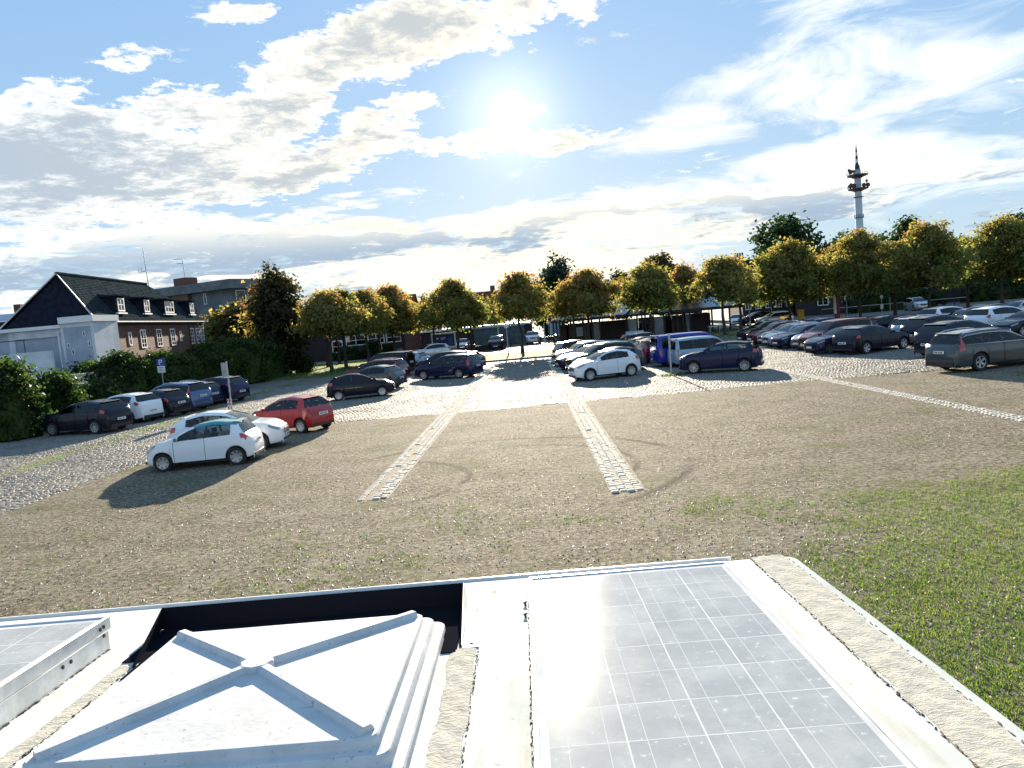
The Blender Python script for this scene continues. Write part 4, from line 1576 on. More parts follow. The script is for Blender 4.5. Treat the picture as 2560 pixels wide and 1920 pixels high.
    out.append(('rear_bumper', mb.mesh('rear_bumper'), 'trim', None))
    if key == 'bigwagon':
        qs = np.linspace(P['cx'] + .2, P['sw'], 12)
        for side in (1, -1):
            for jj in (4.02, 4.97):
                mb = MB()
                pp = [s.pt(q, jj, side) for q in qs]
                for a, b in zip(pp, pp[1:]):
                    mb.tube(a, b, .014, n=5, caps=False)
                out.append(('window_trim', mb.mesh('window_trim', 60), 'chrome', None))
    if P.get('rails'):
        for side in (1, -1):
            mb = MB()
            qs = np.linspace(P['rf'] + .25, P['rr'] - .1, 7)
            pp = [s.pt(q, 6.15, side) + Vector((0, 0, .05 if 0 < i < 6 else 0.0)) for i, q in enumerate(qs)]
            for a, b in zip(pp, pp[1:]):
                mb.tube(a, b, .016, n=6)
            out.append(('roof_rail', mb.mesh('roof_rail', 60), 'chrome', None))
    # rear wiper edge / spoiler
    mb = MB()
    a, b = s.pt(P['rr'] - .05, 7.0, 1), s.pt(P['rr'] + .07, 7.0, 1)
    yw = s.ring(P['rr'])[5][1] * .86
    zt = float(s.fz(P['rr']))
    mb.prism([(c0 - P['rr'] + .10, -yw, zt + .006), (c0 - P['rr'] - .09, -yw * .94, zt - .02), (c0 - P['rr'] - .09, yw * .94, zt - .02), (c0 - P['rr'] + .10, yw, zt + .006)], (0, 0, .022))
    out.append(('roof_spoiler', mb.mesh('roof_spoiler', 30), 'PAINT', None))
    # interior
    for x, n2 in ((.18, 0), (-.75, 1)):
        for y in ((.36, -.36) if True else ()):
            mb = MB()
            zf = .38 if H < 1.7 else .62
            mb.prism([(x + .28, y - .24, zf), (x + .30, y - .24, zf + .14), (x - .12, y - .24, zf + .12), (x - .30, y - .22, zf + .62), (x - .42, y - .22, zf + .60), (x - .22, y - .24, zf)], (0, .46, 0))
            mb.box(x - .42, x - .32, y - .12, y + .12, zf + .62, zf + .80)
            out.append(('seat', mb.mesh('seat', 40), 'seat', None))
    mb = MB()
    zd = P['cz'] - .10
    mb.box(c0 - P['cx'] - .42, c0 - P['cx'] - .06, -W / 2 + .22, W / 2 - .22, zd - .22, zd)
    out.append(('dashboard', mb.mesh('dashboard'), 'trim', None))
    mb = MB()
    t = []
    for k in range(14):
        a = 2 * math.pi * k / 14
        t.append(Vector((c0 - P['cx'] - .50 - .05 * math.sin(a), .36 + .18 * math.cos(a), zd - .02 + .18 * math.sin(a))))
    for a, b in zip(t, t[1:] + t[:1]):
        mb.tube(a, b, .016, n=5, caps=False)
    out.append(('steering_wheel', mb.mesh('steering_wheel', 60), 'trim', None))
    # wheels
    for a in s.ax:
        for side in (1, -1):
            x, y = c0 - a, side * (W / 2 - .115)
            ri = r_ * .68
            mb = MB()
            mb.lathe([(ri * .96, -.095), (r_ * .93, -.10), (r_ * .985, -.085), (r_, -.06), (r_, .06), (r_ * .985, .085), (r_ * .93, .10), (ri * 1.02, .095), (ri * .98, .06), (ri * .95, -.09)], 28, 'y')
            rim = MB()
            rim.lathe([(ri * .99, .092), (ri * .99, .080), (ri * .90, .074), (ri * .88, .092), (ri * .99, .094)], 28, 'y')
            ns = P['spokes']
            for k in range(ns):
                t = 2 * math.pi * k / ns
                w0, w1 = (.034, .050) if ns < 9 else (.018, .022)
                d = Vector((math.cos(t), 0, math.sin(t))); e = Vector((-math.sin(t), 0, math.cos(t)))
                p0, p1 = d * .03, d * ri * .92
                yv = Vector((0, 1, 0))
                rim.prism([p0 - e * w0 + yv * .060, p0 + e * w0 + yv * .060, p1 + e * w1 + yv * .074, p1 - e * w1 + yv * .074], (0, .014, 0))
            rim.lathe([(.055, .07), (.052, .084), (.0, .086)], 12, 'y')
            hub = MB()
            hub.lathe([(ri * .97, .03), (.0, .03)], 20, 'y')
            if side < 0:
                for q_ in (mb, rim, hub):
                    q_.v = [(-v[0], -v[1], v[2]) for v in q_.v]
            out.append(('wheel', mb.mesh('wheel', 40), 'tyre', [('rim', rim.mesh('rim', 35), 'rim'), ('brake_disc', hub.mesh('brake_disc'), 'rimdark')], (x, y, r_)))
    return out


_cache = {}
CAR_N = 0


def car(key, colour, label, loc, heading, scale=1.0, glass='glass', roof=None, name='parked_car', cat='car', group='cars parked in the car park', white_lights=False, simple=False):
    """heading: direction of the nose in degrees, 0 = +X"""
    global CAR_N
    CAR_N += 1
    if key not in _cache:
        _cache[key] = make_car_meshes(key)
    root = thing(name, label, cat, loc, R(heading), group)
    root.scale = (scale,) * 3
    skip = ('seat', 'dashboard', 'steering_wheel', 'plate_mark', 'door_handle', 'brake_disc') if simple else ()
    for it in _cache[key]:
        nm, me, mk, subs = it[:4]
        if nm in skip:
            continue
        off = it[4] if len(it) > 4 else None
        o = link(nm, me, root, off)
        mm = M_[colour] if mk == 'PAINT' else M_[glass] if mk == 'GLASS' else M_[mk]
        if roof and nm in ('roof_spoiler', 'side_mirror', 'roof'):
            mm = M_[roof]
        if not me.materials:
            me.materials.append(mm)
        o.material_slots[0].link = 'OBJECT'
        o.material_slots[0].material = mm
        for sn, sm, sk in subs or ():
            if sn in skip:
                continue
            c = link(sn, sm, o)
            if not sm.materials:
                sm.materials.append(M_[sk])
    return root


def by_wheels(key, front, rear, near_left):
    """place a car from the pixels where its near wheels touch the ground"""
    P = CARS[key]
    f, b = gp(*front), gp(*rear)
    d = f - b
    sc = max(.9, min(1.16, d.length / P['wb']))
    hd = math.degrees(math.atan2(d.y, d.x))
    mid = (f + b) / 2
    nrm = Vector((-d.y, d.x, 0)).normalized()          # left of the heading
    mid -= nrm * (P['W'] / 2 - .12) * sc * (1 if near_left else -1)
    return dict(loc=mid, heading=hd, scale=sc)


def by_corner(key, pt, heading, end, side, sc=1.0):
    """place a car with one corner (end: front/rear, side: +1 left, -1 right) over a ground point"""
    P = CARS[key]
    h = R(heading)
    d, n = Vector((math.cos(h), math.sin(h), 0)), Vector((-math.sin(h), math.cos(h), 0))
    lx = P['fo'] + P['wb'] / 2 if end == 'front' else -(P['L'] - P['fo'] - P['wb'] / 2)
    return dict(loc=Vector(pt) - (d * lx + n * side * P['W'] / 2 * .9) * sc, heading=heading, scale=sc)


def by_rearwheel(key, px, heading, near_left, sc=1.0, front=False):
    P = CARS[key]
    h = R(heading)
    d, n = Vector((math.cos(h), math.sin(h), 0)), Vector((-math.sin(h), math.cos(h), 0))
    p = gp(*px)
    return dict(loc=p + (d * P['wb'] / 2 * (-1 if front else 1) - n * (P['W'] / 2 - .12) * (1 if near_left else -1)) * sc, heading=heading, scale=sc)


GL, GM, GR, GB = ('cars parked along the hedge', 'cars parked in the middle rows', 'cars parked in the rows on the far side', 'cars at the back of the square')
# the three cars on the near corner
car('city', 'white', 'white three-door city car with teal roof, nearest car on the gravel', **by_wheels('city', (412, 1179), (595.4, 1161.5), True), roof='teal', group=GM)
car('hatch', 'white', 'white hatchback almost hidden behind the teal-roofed white city car, nose to the red car', **by_corner('hatch', (-7.72, 25.3, 0), 4, 'front', -1, .95), group=GM)
car('city', 'red', 'bright red three-door city car beside the two white ones', **by_rearwheel('city', (757, 1083), 152, True, .94), group=GM)
# along the hedge
car('suv', 'black', 'black crossover nearest to the big ivy bush, pale rear lamp and white plate', **by_rearwheel('suv', (242, 1085), 163, True, .95), group=GL, glass='glassdark')
car('suv', 'white', 'white crossover parked along the hedge next to the black crossover', **by_rearwheel('suv', (329, 1060), 160, True, .94), group=GL, glass='glassdark')
car('city', 'black', 'small black car with a glinting tailgate between the white crossover and the blue people carrier', **by_rearwheel('city', (412.6, 1044.6), 160, True, 1.0), group=GL, glass='glassdark')
car('mpv', 'midblue', 'steel-blue people carrier with roof rails along the hedge', **by_rearwheel('mpv', (458.5, 1031), 160, True, 1.0), group=GL, glass='glassdark')
car('hatch', 'navy', 'dark hatchback whose rear window glares in the sun, right of the blue people carrier', **by_rearwheel('hatch', (497, 1019), 160, True, 1.0), group=GL, glass='glassdark')
car('suv', 'navy', 'dark crossover last in the row along the hedge, behind the steel sign post', **by_rearwheel('suv', (559.5, 1008), 160, True, 1.0), group=GL, glass='glassdark')
# middle left group
car('hatch', 'black', 'black hatchback facing right on the cobbles, frontmost of the left middle row', **by_wheels('hatch', (956.4, 990.5), (848, 1002), False), group=GM, glass='glassdark')
car('hatch5', 'grey', 'dark grey hatchback hidden behind the black one, sun glaring on its red tail', **by_corner('hatch5', gp(992, 972), 160, 'rear', 1), group=GM, glass='glassdark')
car('wagon', 'darkred', 'dark red estate car with tall red rear lamps in the left middle row', **by_corner('wagon', gp(1003, 953), 160, 'rear', 1, 1.03), group=GM, glass='glassdark')
car('minivan', 'black', 'black panel van with square tail in the left middle row', **by_corner('minivan', gp(1021, 938), 160, 'rear', 1), group=GM, glass='glassdark', name='parked_van', cat='van')
car('hatch', 'ltblue', 'pale blue hatchback seen past the black panel van', **by_corner('hatch', gp(1061, 922), 160, 'rear', 1), group=GM, glass='glassdark')
car('wagon', 'navy', 'dark blue estate car facing left, closest to the left sett strip', **by_wheels('wagon', (1061.6, 950.4), (1149.5, 946), True), group=GM, glass='glass')
car('mpv', 'black', 'black people carrier with roof rails, right behind the dark blue estate car', **by_corner('mpv', gp(1168, 930), 160, 'rear', 1, .95), group=GM, glass='glassdark')
car('hatch5', 'black', 'black hatchback whose rear pokes out behind the dark blue estate car', **by_corner('hatch5', gp(1201, 926), 162, 'rear', 1), group=GM, glass='glassdark')
# right of the right-hand sett strip
car('bubble', 'white', 'white rounded three-door car with chrome rims beside the right sett strip', **by_wheels('bubble', (1475.6, 952.5), (1578, 940.5), True), group=GM, glass='glass')
for k, col, px, Y, lab in (('hatch5', 'grey', 1449, 42.4, 'dark grey car directly behind the white rounded one, glare on its windscreen'),
                           ('mpv', 'green', 1434, 45.0, 'dark green people carrier second behind the white rounded car'),
                           ('hatch5', 'black', 1404, 47.8, 'black car third behind the white rounded one, nose towards the sett strip'),
                           ('suv', 'silver', 1395, 50.6, 'silver crossover fourth behind the white rounded car')):
    car(k, col, lab, **by_corner(k, colx(px, Y), 196, 'front', 1), group=GM, glass='glassdark')
car('suv', 'black', 'black crossover showing its red tail, last behind the white rounded car', **by_corner('suv', colx(1399, 54.3), 16, 'rear', -1), group=GM, glass='glassdark')
car('suv', 'navy', 'dark blue crossover with a black roof facing left beside the sign post', **by_wheels('suv', (1736, 934.7), (1862.8, 928.4), True), group=GM, glass='glass', roof='black')
car('minivan', 'ltblue', 'pale blue high-roofed family van behind the dark blue crossover', **by_corner('minivan', gp(1690, 921), 8, 'rear', -1, .92), group=GM, name='parked_van', cat='van', glass='glass')
car('van', 'blue', 'bright blue transporter van, tallest of the middle row', **by_rearwheel('van', (1684, 915), 8, False, .94), group=GM, glass='glassdark', name='parked_van', cat='van')
for k, col, px, Y, lab in (('wagon', 'darkred', 1606, 47.6, 'dark wine-red estate car just left of the blue transporter van'),
                           ('hatch5', 'black', 1588, 50.3, 'black hatchback with red rear lamps, second left of the blue transporter'),
                           ('hatch', 'grey', 1573, 52.9, 'dark grey hatchback, third left of the blue transporter'),
                           ('mpv', 'black', 1560, 55.6, 'black people carrier, furthest back left of the blue transporter')):
    car(k, col, lab, **by_corner(k, colx(px, Y), 10, 'rear', -1), group=GM, glass='glassdark')
# far right rows
ang = 192
for k, col, px, Y, lab in (('suv', 'black', 1863, 59.2, 'black crossover at the back end of the far row, bright headlamp'),
                           ('wagon', 'darkred', 1888, 57.0, 'dark red estate car second from the back end of the far row'),
                           ('hatch5', 'silver', 1917, 54.6, 'silver hatchback third from the back end of the far row'),
                           ('wagon', 'silver', 1929, 52.2, 'silver estate car fourth from the back end of the far row'),
                           ('hatch5', 'navy', 1955, 49.8, 'dark blue hatchback in the far row, windscreen shining'),
                           ('hatch', 'silver', 2008, 47.4, 'silver hatchback left of the wine-red van'),
                           ('minivan', 'darkred', 2028, 45.4, 'wine-red boxy van in the far row with a lit rear side window'),
                           ('hatch5', 'navy', 2044, 43.2, 'dark blue hatchback close behind the black five-spoke hatchback')):
    car(k, col, lab, **by_corner(k, colx(px, Y), ang, 'front', 1), group=GR, glass='glassdark', simple=True, name='parked_van' if k == 'minivan' else 'parked_car', cat='van' if k == 'minivan' else 'car')
w_ = by_wheels('hatch5', (2267.8, 871), (2159.6, 885.6), False)
w_['scale'] = 1.05
car('hatch5', 'black', 'black hatchback with bright five-spoke wheels facing right in the far row', **w_, group=GR, glass='glassdark')
for k, col, X, Y, lab in (('wagon', 'navy', 24.6, 58.6, 'navy estate car in the second far row beside the yellow letter box'),
                          ('hatch5', 'silver', 25.0, 56.2, 'silver hatchback in the second far row, second from the letter box'),
                          ('hatch', 'black', 25.2, 53.6, 'black hatchback in the second far row, third from the letter box'),
                          ('suv', 'black', 25.5, 51.0, 'black crossover in the second far row behind the wine-red van'),
                          ('wagon', 'darkred', 26.4, 48.6, 'red estate car in the second far row, red tail beside the pale blue crossover'),
                          ('suv', 'ltblue', 25.2, 46.0, 'pale blue crossover in the second far row with a black rear window')):
    car(k, col, lab, loc=(X, Y, 0), heading=12, group=GR, glass='glassdark', simple=True)
car('suv', 'black', 'tall black crossover with chrome tail bar right of the pale blue crossover', **by_corner('suv', colx(2302, 42.6), 14, 'rear', -1, 1.05), group=GR, glass='glassdark')
car('suv', 'black', 'black crossover with chrome window line behind the grey estate car', **by_corner('suv', colx(2352, 35.2), 16, 'rear', -1, 1.06), group=GR, glass='glassdark')
car('bigwagon', 'grey', 'big dark grey estate car with red lamp columns, cut by the frame edge', **by_rearwheel('bigwagon', (2448, 927), 14, False, 1.0), group=GR)
for k, col, px, Y, hd, end, sd, lab in (('suv', 'white', 2333, 54.5, 14, 'rear', -1, 'white crossover at the back of the third far row, rear towards us'),
                                        ('hatch5', 'silver', 2372, 52.8, 196, 'front', 1, 'silver car with a broad shining windscreen in the third far row'),
                                        ('mpv', 'black', 2412, 50.6, 196, 'front', 1, 'black people carrier left of the big white crossover in the third far row'),
                                        ('suv', 'white', 2462, 47.2, 14, 'rear', -1, 'big white crossover with slim red lamps in the third far row'),
                                        ('hatch5', 'black', 2530, 43.6, 196, 'front', 1, 'black car nose-on in front of the big white crossover at the frame edge'),
                                        ('hatch', 'silver', 2518, 58.5, 196, 'front', 1, 'silver car furthest back at the frame edge under the last tree')):
    car(k, col, lab, **by_corner(k, colx(px, Y), hd, end, sd, 1.06 if col == 'white' else 1.0), group=GR, glass='glassdark', simple=True)
# at the back
for k, col, px, Y, hd, lab in (('suv', 'silver', 1076, 79, 205, 'pale silver off-roader by the ramp in front of the billboard trailer'),
                               ('hatch5', 'silver', 1157, 96, 268, 'silver car facing us right of the billboard trailer'),
                               ('suv', 'black', 1244, 90, 265, 'dark off-roader facing us before the green board fence'),
                               ('suv', 'silver', 1333, 97, 268, 'pale off-roader facing us left of the market pavilion'),
                               ('wagon', 'silver', 1935, 91, 186, 'silver estate car side-on below the tall white windows'),
                               ('suv', 'black', 1890, 95, 190, 'black off-roader behind the silver estate car near the pavilion end'),
                               ('hatch', 'white', 1843, 97, 250, 'white car at the right end of the pavilion'),
                               ('mpv', 'silver', 2292, 96, 262, 'pale people carrier on the road under the right-hand trees'),
                               ('hatch', 'black', 1412, 95, 240, 'dark car at the left end of the pavilion')):
    car(k, col, lab, loc=colx(px, Y), heading=hd, group=GB, glass='glassdark', simple=True)

# ------------------------------------------------------------------ trees and hedges
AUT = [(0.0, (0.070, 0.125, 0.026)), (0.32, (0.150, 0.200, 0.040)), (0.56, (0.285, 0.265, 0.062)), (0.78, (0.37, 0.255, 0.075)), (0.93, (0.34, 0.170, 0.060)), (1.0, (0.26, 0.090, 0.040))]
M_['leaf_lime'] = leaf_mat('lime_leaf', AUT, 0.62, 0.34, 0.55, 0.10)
M_['leaf_green'] = leaf_mat('green_leaf', [(0.0, (0.016, 0.038, 0.010)), (0.5, (0.034, 0.070, 0.016)), (1.0, (0.075, 0.105, 0.022))], 0.45, 0.1)
M_['leaf_brown'] = leaf_mat('brown_green_leaf', [(0.0, (0.030, 0.040, 0.012)), (0.5, (0.065, 0.062, 0.018)), (1.0, (0.11, 0.07, 0.02))], 0.45, 0.2)
M_['leaf_blue'] = leaf_mat('poplar_leaf', [(0.0, (0.020, 0.042, 0.028)), (0.5, (0.036, 0.065, 0.040)), (1.0, (0.06, 0.09, 0.05))], 0.4, 0.1)
M_['twigs'] = mat('ivy_twigs', (0.045, 0.060, 0.018), 0.95, 0, 0.0, noise=(5, 0.4))
M_['leaf_ivy'] = leaf_mat('ivy_leaf', [(0.0, (0.018, 0.040, 0.008)), (0.40, (0.045, 0.085, 0.014)), (0.7, (0.11, 0.15, 0.026)), (1.0, (0.30, 0.30, 0.07))], 0.6, 0.0, 0.4)


def leaves_np(C, N, size, rn, flat=0.35):
    """leaf quads at centres C with outward normals N"""
    n = len(C)
    d = N * 0.6 + rn.normal(size=(n, 3)) * 0.75
    d[:, 2] += flat
    d /= np.linalg.norm(d, axis=1)[:, None] + 1e-9
    a = np.cross(d, rn.normal(size=(n, 3)))
    a /= np.linalg.norm(a, axis=1)[:, None] + 1e-9
    b = np.cross(d, a)
    s = size * (0.6 + 0.8 * rn.random(n))
    V = np.zeros((n, 4, 3), np.float32)
    V[:, 0] = C - a * s[:, None]
    V[:, 1] = C - b * (s * .62)[:, None] + d * (s * .2)[:, None]
    V[:, 2] = C + a * s[:, None] * 1.1
    V[:, 3] = C + b * (s * .62)[:, None] + d * (s * .2)[:, None]
    return V


def crown_mesh(name, mat_, seed, nclump, per, shape, size, spread, tops=0, shell=0.55, lumpy=0.0):
    """shape(t) = radius at relative height t (0..1); crown spans z 0..1, radius 1 scaled by caller"""
    rn = np.random.default_rng(seed)
    Cs, Ns = [], []
    # the crown is made of a few limbs' worth of foliage, each its own lump
    nl = int(9 + 4 * rn.random())
    lobes = []
    for k in range(nl):
        t = (k + .5) / nl
        a = k * 2.4 + rn.random() * .9
        r_ = shape(t) * (.56 + .30 * rn.random()) * (1 if k < nl - 2 else .5)
        lobes.append((math.cos(a) * r_, math.sin(a) * r_, t, .34 + .20 * rn.random()))
    for k in range(nclump):
        if lumpy and rn.random() < lumpy:
            lx, ly, lt, lr = lobes[int(rn.random() * nl)]
            v = rn.normal(size=3)
            v /= np.linalg.norm(v)
            q = lr * (.55 + .5 * rn.random())
            c = np.array([lx + v[0] * q, ly + v[1] * q, lt + v[2] * q * .42])
            c[2] = max(c[2], .02)
        else:
            t = rn.random() ** 0.9
            r_ = shape(t) * (shell + (1 - shell) * rn.random()) if rn.random() < .8 else shape(t) * rn.random()
            lump = 0.80 + 0.26 * math.sin(k * 2.4 + seed)
            a = rn.random() * 6.283
            c = np.array([math.cos(a) * r_ * lump, math.sin(a) * r_ * lump, t])
        m = int(per * (0.5 + rn.random()))
        p = c + rn.normal(size=(m, 3)) * np.array(spread) * (0.7 + 0.6 * rn.random())
        Cs.append(p)
        nrm = p - np.array([0, 0, .42])
        Ns.append(nrm / (np.linalg.norm(nrm, axis=1)[:, None] + 1e-9))
    for k in range(tops):
        a, r_ = rn.random() * 6.283, rn.random() * .35
        m = int(6 + rn.random() * 8)
        q = np.linspace(0, 1, m)
        lean = rn.normal(size=2) * .07
        p = np.stack([math.cos(a) * r_ + q * lean[0], math.sin(a) * r_ + q * lean[1], .93 + q * (.10 + .16 * rn.random())], -1) + rn.normal(size=(m, 3)) * .015
        Cs.append(p)
        Ns.append(np.tile([0, 0, 1.], (m, 1)))
    return np.concatenate(Cs), np.concatenate(Ns), rn


def make_tree(name, label, cat, loc, trunk_h, crown_z0, crown_h, crown_r, mat_, seed, nclump=120, per=34, leaf=0.17, shape=None, trunk_r=0.16, tops=8, group=None, spread=.34, shell=.55, lean=0.0, stems=5, lumpy=.45):
    root = thing(name, label, cat, loc, random.uniform(0, 6.28), group)
    shape = shape or (lambda t: math.sqrt(max(0, 1 - ((t - .30) / .72) ** 2)) if t > .3 else 0.80 + .2 * t / .3)
    C, N, rn = crown_mesh('crown', mat_, seed, nclump, per, shape, leaf, (spread / crown_r, spread / crown_r, spread * .8 / crown_h), tops, shell, lumpy)
    C = C * np.array([crown_r, crown_r, crown_h]) + np.array([0, 0, crown_z0])
    V = leaves_np(C, N, leaf, rn)
    me = np_mesh('crown', V.reshape(-1, 3), np.arange(len(V) * 4).reshape(-1, 4), M_[mat_])
    link('crown', me, root)
    mb = MB()
    rd = random.Random(seed)
    p = Vector((0, 0, -.05))
    top = crown_z0 + crown_h * .35
    segs = 5
    pts = [Vector((rd.uniform(-.06, .06) * k + lean * k, rd.uniform(-.06, .06) * k, -.05 + (top + .05) * k / segs)) for k in range(segs + 1)]
    pts[0] = p
    for k in range(segs):
        mb.tube(pts[k], pts[k + 1], trunk_r * (1.25 if k == 0 else 1 - .12 * k), trunk_r * (1 - .12 * (k + 1)), 9, False)
    for k in range(stems + 4):
        a = 2 * math.pi * k / (stems + 4) + rd.random()
        z0 = crown_z0 + crown_h * rd.uniform(-.05, .35)
        st = pts[0].lerp(pts[-1], min(1, max(.3, z0 / top)))
        e = Vector((math.cos(a) * crown_r * .75, math.sin(a) * crown_r * .75, z0 + crown_h * rd.uniform(.12, .4)))
        md = st.lerp(e, .5) + Vector((0, 0, -.1 * crown_h))
        mb.tube(st, md, trunk_r * .5, trunk_r * .34, 6, False)
        mb.tube(md, e, trunk_r * .34, trunk_r * .1, 6, False)
    e = Vector((lean * 6, 0, crown_z0 + crown_h * .95))
    mb.tube(pts[-1], e, trunk_r * .45, trunk_r * .08, 6, False)
    mb.build('trunk', M_['bark'], root, 60)
    return root


# the square's clipped lime trees: pixel of the foot, top and crown width in the photograph
GT = 'clipped lime trees round the square'


def lime(foot, top_y, half_px, label, seed, bottom_y=None, dense=1.0, mat_='leaf_lime', Y=None, group=GT):
    p = gp(*foot) if Y is None else colx(foot[0], Y)
    Y = p.y
    zt = at(foot[0] - (foot[1] - top_y) * .085, top_y, Y).z
    zb = at(foot[0], bottom_y, Y).z + .55 if bottom_y else 2.4
    cr_ = half_px / FPX * Y * 1.02
    h = zt - zb
    q = random.Random(seed)
    a, b, c = q.uniform(.22, .34), q.uniform(.75, 1.25), q.uniform(.0, .22)
    shp = lambda t: (1 - c * (1 - t / a)) if t < a else max(.04, (1 - ((t - a) / (1.02 - a)) ** (1.15 + b)) ** .8 if t < 1 else .04)
    return make_tree('lime_tree', label, 'tree', p, zb, zb, h * q.uniform(.88, .97), cr_ * 1.02, mat_, seed, int(170 * dense * max(1, (cr_ / 2.6) ** 1.5)), 44, .125 + .009 * cr_, shp, .15 + .01 * cr_, 26, group, spread=.34, shell=.42, lumpy=.68)


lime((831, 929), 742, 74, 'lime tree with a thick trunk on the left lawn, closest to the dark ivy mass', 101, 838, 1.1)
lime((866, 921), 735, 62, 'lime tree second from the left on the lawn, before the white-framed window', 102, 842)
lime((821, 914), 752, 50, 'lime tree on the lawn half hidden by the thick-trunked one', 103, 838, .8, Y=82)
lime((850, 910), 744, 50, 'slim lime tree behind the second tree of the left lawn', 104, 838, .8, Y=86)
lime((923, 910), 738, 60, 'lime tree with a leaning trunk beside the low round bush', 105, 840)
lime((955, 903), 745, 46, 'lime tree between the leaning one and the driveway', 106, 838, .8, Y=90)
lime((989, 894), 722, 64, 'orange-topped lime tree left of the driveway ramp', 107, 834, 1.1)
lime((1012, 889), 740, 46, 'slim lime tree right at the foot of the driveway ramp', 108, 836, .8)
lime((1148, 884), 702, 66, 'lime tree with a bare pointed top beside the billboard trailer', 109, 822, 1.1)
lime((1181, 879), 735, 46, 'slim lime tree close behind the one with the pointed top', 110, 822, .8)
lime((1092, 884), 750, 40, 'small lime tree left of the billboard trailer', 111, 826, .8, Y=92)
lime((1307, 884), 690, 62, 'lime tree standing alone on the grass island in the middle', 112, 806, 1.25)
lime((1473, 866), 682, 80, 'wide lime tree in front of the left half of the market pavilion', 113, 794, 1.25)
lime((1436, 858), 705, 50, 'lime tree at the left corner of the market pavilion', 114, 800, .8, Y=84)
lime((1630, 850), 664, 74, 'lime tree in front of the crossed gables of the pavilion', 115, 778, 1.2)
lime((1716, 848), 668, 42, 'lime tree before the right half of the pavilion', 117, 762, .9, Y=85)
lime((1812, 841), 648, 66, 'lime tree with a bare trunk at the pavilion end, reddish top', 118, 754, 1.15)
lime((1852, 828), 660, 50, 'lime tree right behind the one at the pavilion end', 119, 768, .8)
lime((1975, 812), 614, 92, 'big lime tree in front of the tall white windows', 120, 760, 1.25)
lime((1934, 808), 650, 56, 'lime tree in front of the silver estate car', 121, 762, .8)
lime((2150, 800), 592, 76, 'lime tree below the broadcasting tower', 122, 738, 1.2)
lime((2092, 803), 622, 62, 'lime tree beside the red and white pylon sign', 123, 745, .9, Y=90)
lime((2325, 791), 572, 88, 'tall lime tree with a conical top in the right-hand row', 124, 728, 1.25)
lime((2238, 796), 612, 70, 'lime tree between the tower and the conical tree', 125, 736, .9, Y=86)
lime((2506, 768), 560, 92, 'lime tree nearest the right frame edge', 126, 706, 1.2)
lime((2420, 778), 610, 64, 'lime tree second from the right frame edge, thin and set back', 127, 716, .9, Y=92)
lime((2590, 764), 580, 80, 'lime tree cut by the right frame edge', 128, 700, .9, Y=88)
lime((1240, 872), 772, 26, 'small lime tree behind the island, in front of the red roof', 130, 812, .7, Y=104)

# bigger trees behind
rnd_shape = lambda t: math.sqrt(max(0.0, 1 - ((t - .5) / .52) ** 2))


def big(px, Y, top_y, half_px, label, seed, mat_, zb=3.0, nc=150, tops=5, shape=rnd_shape, leaf=.32, per=34, spread=.7, shell=.6, group=None):
    p = colx(px, Y)
    zt = at(px, top_y, Y).z
    return make_tree('tree', label, 'tree', p, zb, zb, zt - zb, half_px / FPX * Y, mat_, seed, nc, per, leaf, shape, .35, tops, group, spread=spread, shell=shell)


big(1980, 120, 560, 100, 'large dark green broad tree towering behind the lime trees', 201, 'leaf_green', 5.5, 150, 3, shell=.75, per=40)
big(1405, 135, 657, 42, 'tall narrow blue-green tree rising behind the middle of the square', 202, 'leaf_blue', 2, 130, 3, lambda t: .92 * math.sqrt(max(0, 1 - ((t - .55) / .56) ** 2)) + .08, .30)
big(1655, 125, 645, 50, 'round brown-green tree behind the pavilion', 203, 'leaf_brown', 3, 140, 3)
big(2282, 125, 562, 44, 'dark pine-like tree with ragged top right of the tower', 204, 'leaf_green', 5, 130, 10, per=36)
big(2200, 128, 612, 66, 'low dark green tree at the foot of the tower', 205, 'leaf_green', 3, 140, 3)
big(2120, 130, 600, 50, 'dark green tree left of the tower foot', 206, 'leaf_green', 3, 120, 3)
big(2420, 122, 612, 70, 'dark green tree behind the gap in the right-hand row', 207, 'leaf_green', 2, 140, 3)
big(2350, 124, 610, 60, 'dark green tree behind the conical lime tree', 208, 'leaf_green', 2, 130, 3)
big(2540, 130, 552, 60, 'feathery birch behind the last lime tree on the right', 209, 'leaf_blue', 3, 90, 16, per=30)
big(2070, 126, 640, 56, 'dark green bushy tree behind the pylon sign', 210, 'leaf_green', 2, 120, 3)
big(1560, 128, 698, 40, 'small brown tree behind the pavilion roof', 211, 'leaf_brown', 2, 90, 6)
big(1690, 122, 675, 40, 'dark tree below the chimneys behind the pavilion', 212, 'leaf_brown', 2, 90, 6)
big(1365, 130, 720, 30, 'small dark tree beside the narrow blue-green tree', 213, 'leaf_green', 2, 80, 3)
big(562, 92, 800, 36, 'yellow-green young tree at the corner of the brick house', 214, 'leaf_lime', 1.0, 90, 4)
big(620, 90, 780, 44, 'bronze-leaved young tree before the concrete building', 215, 'leaf_brown', 1.0, 100, 6)

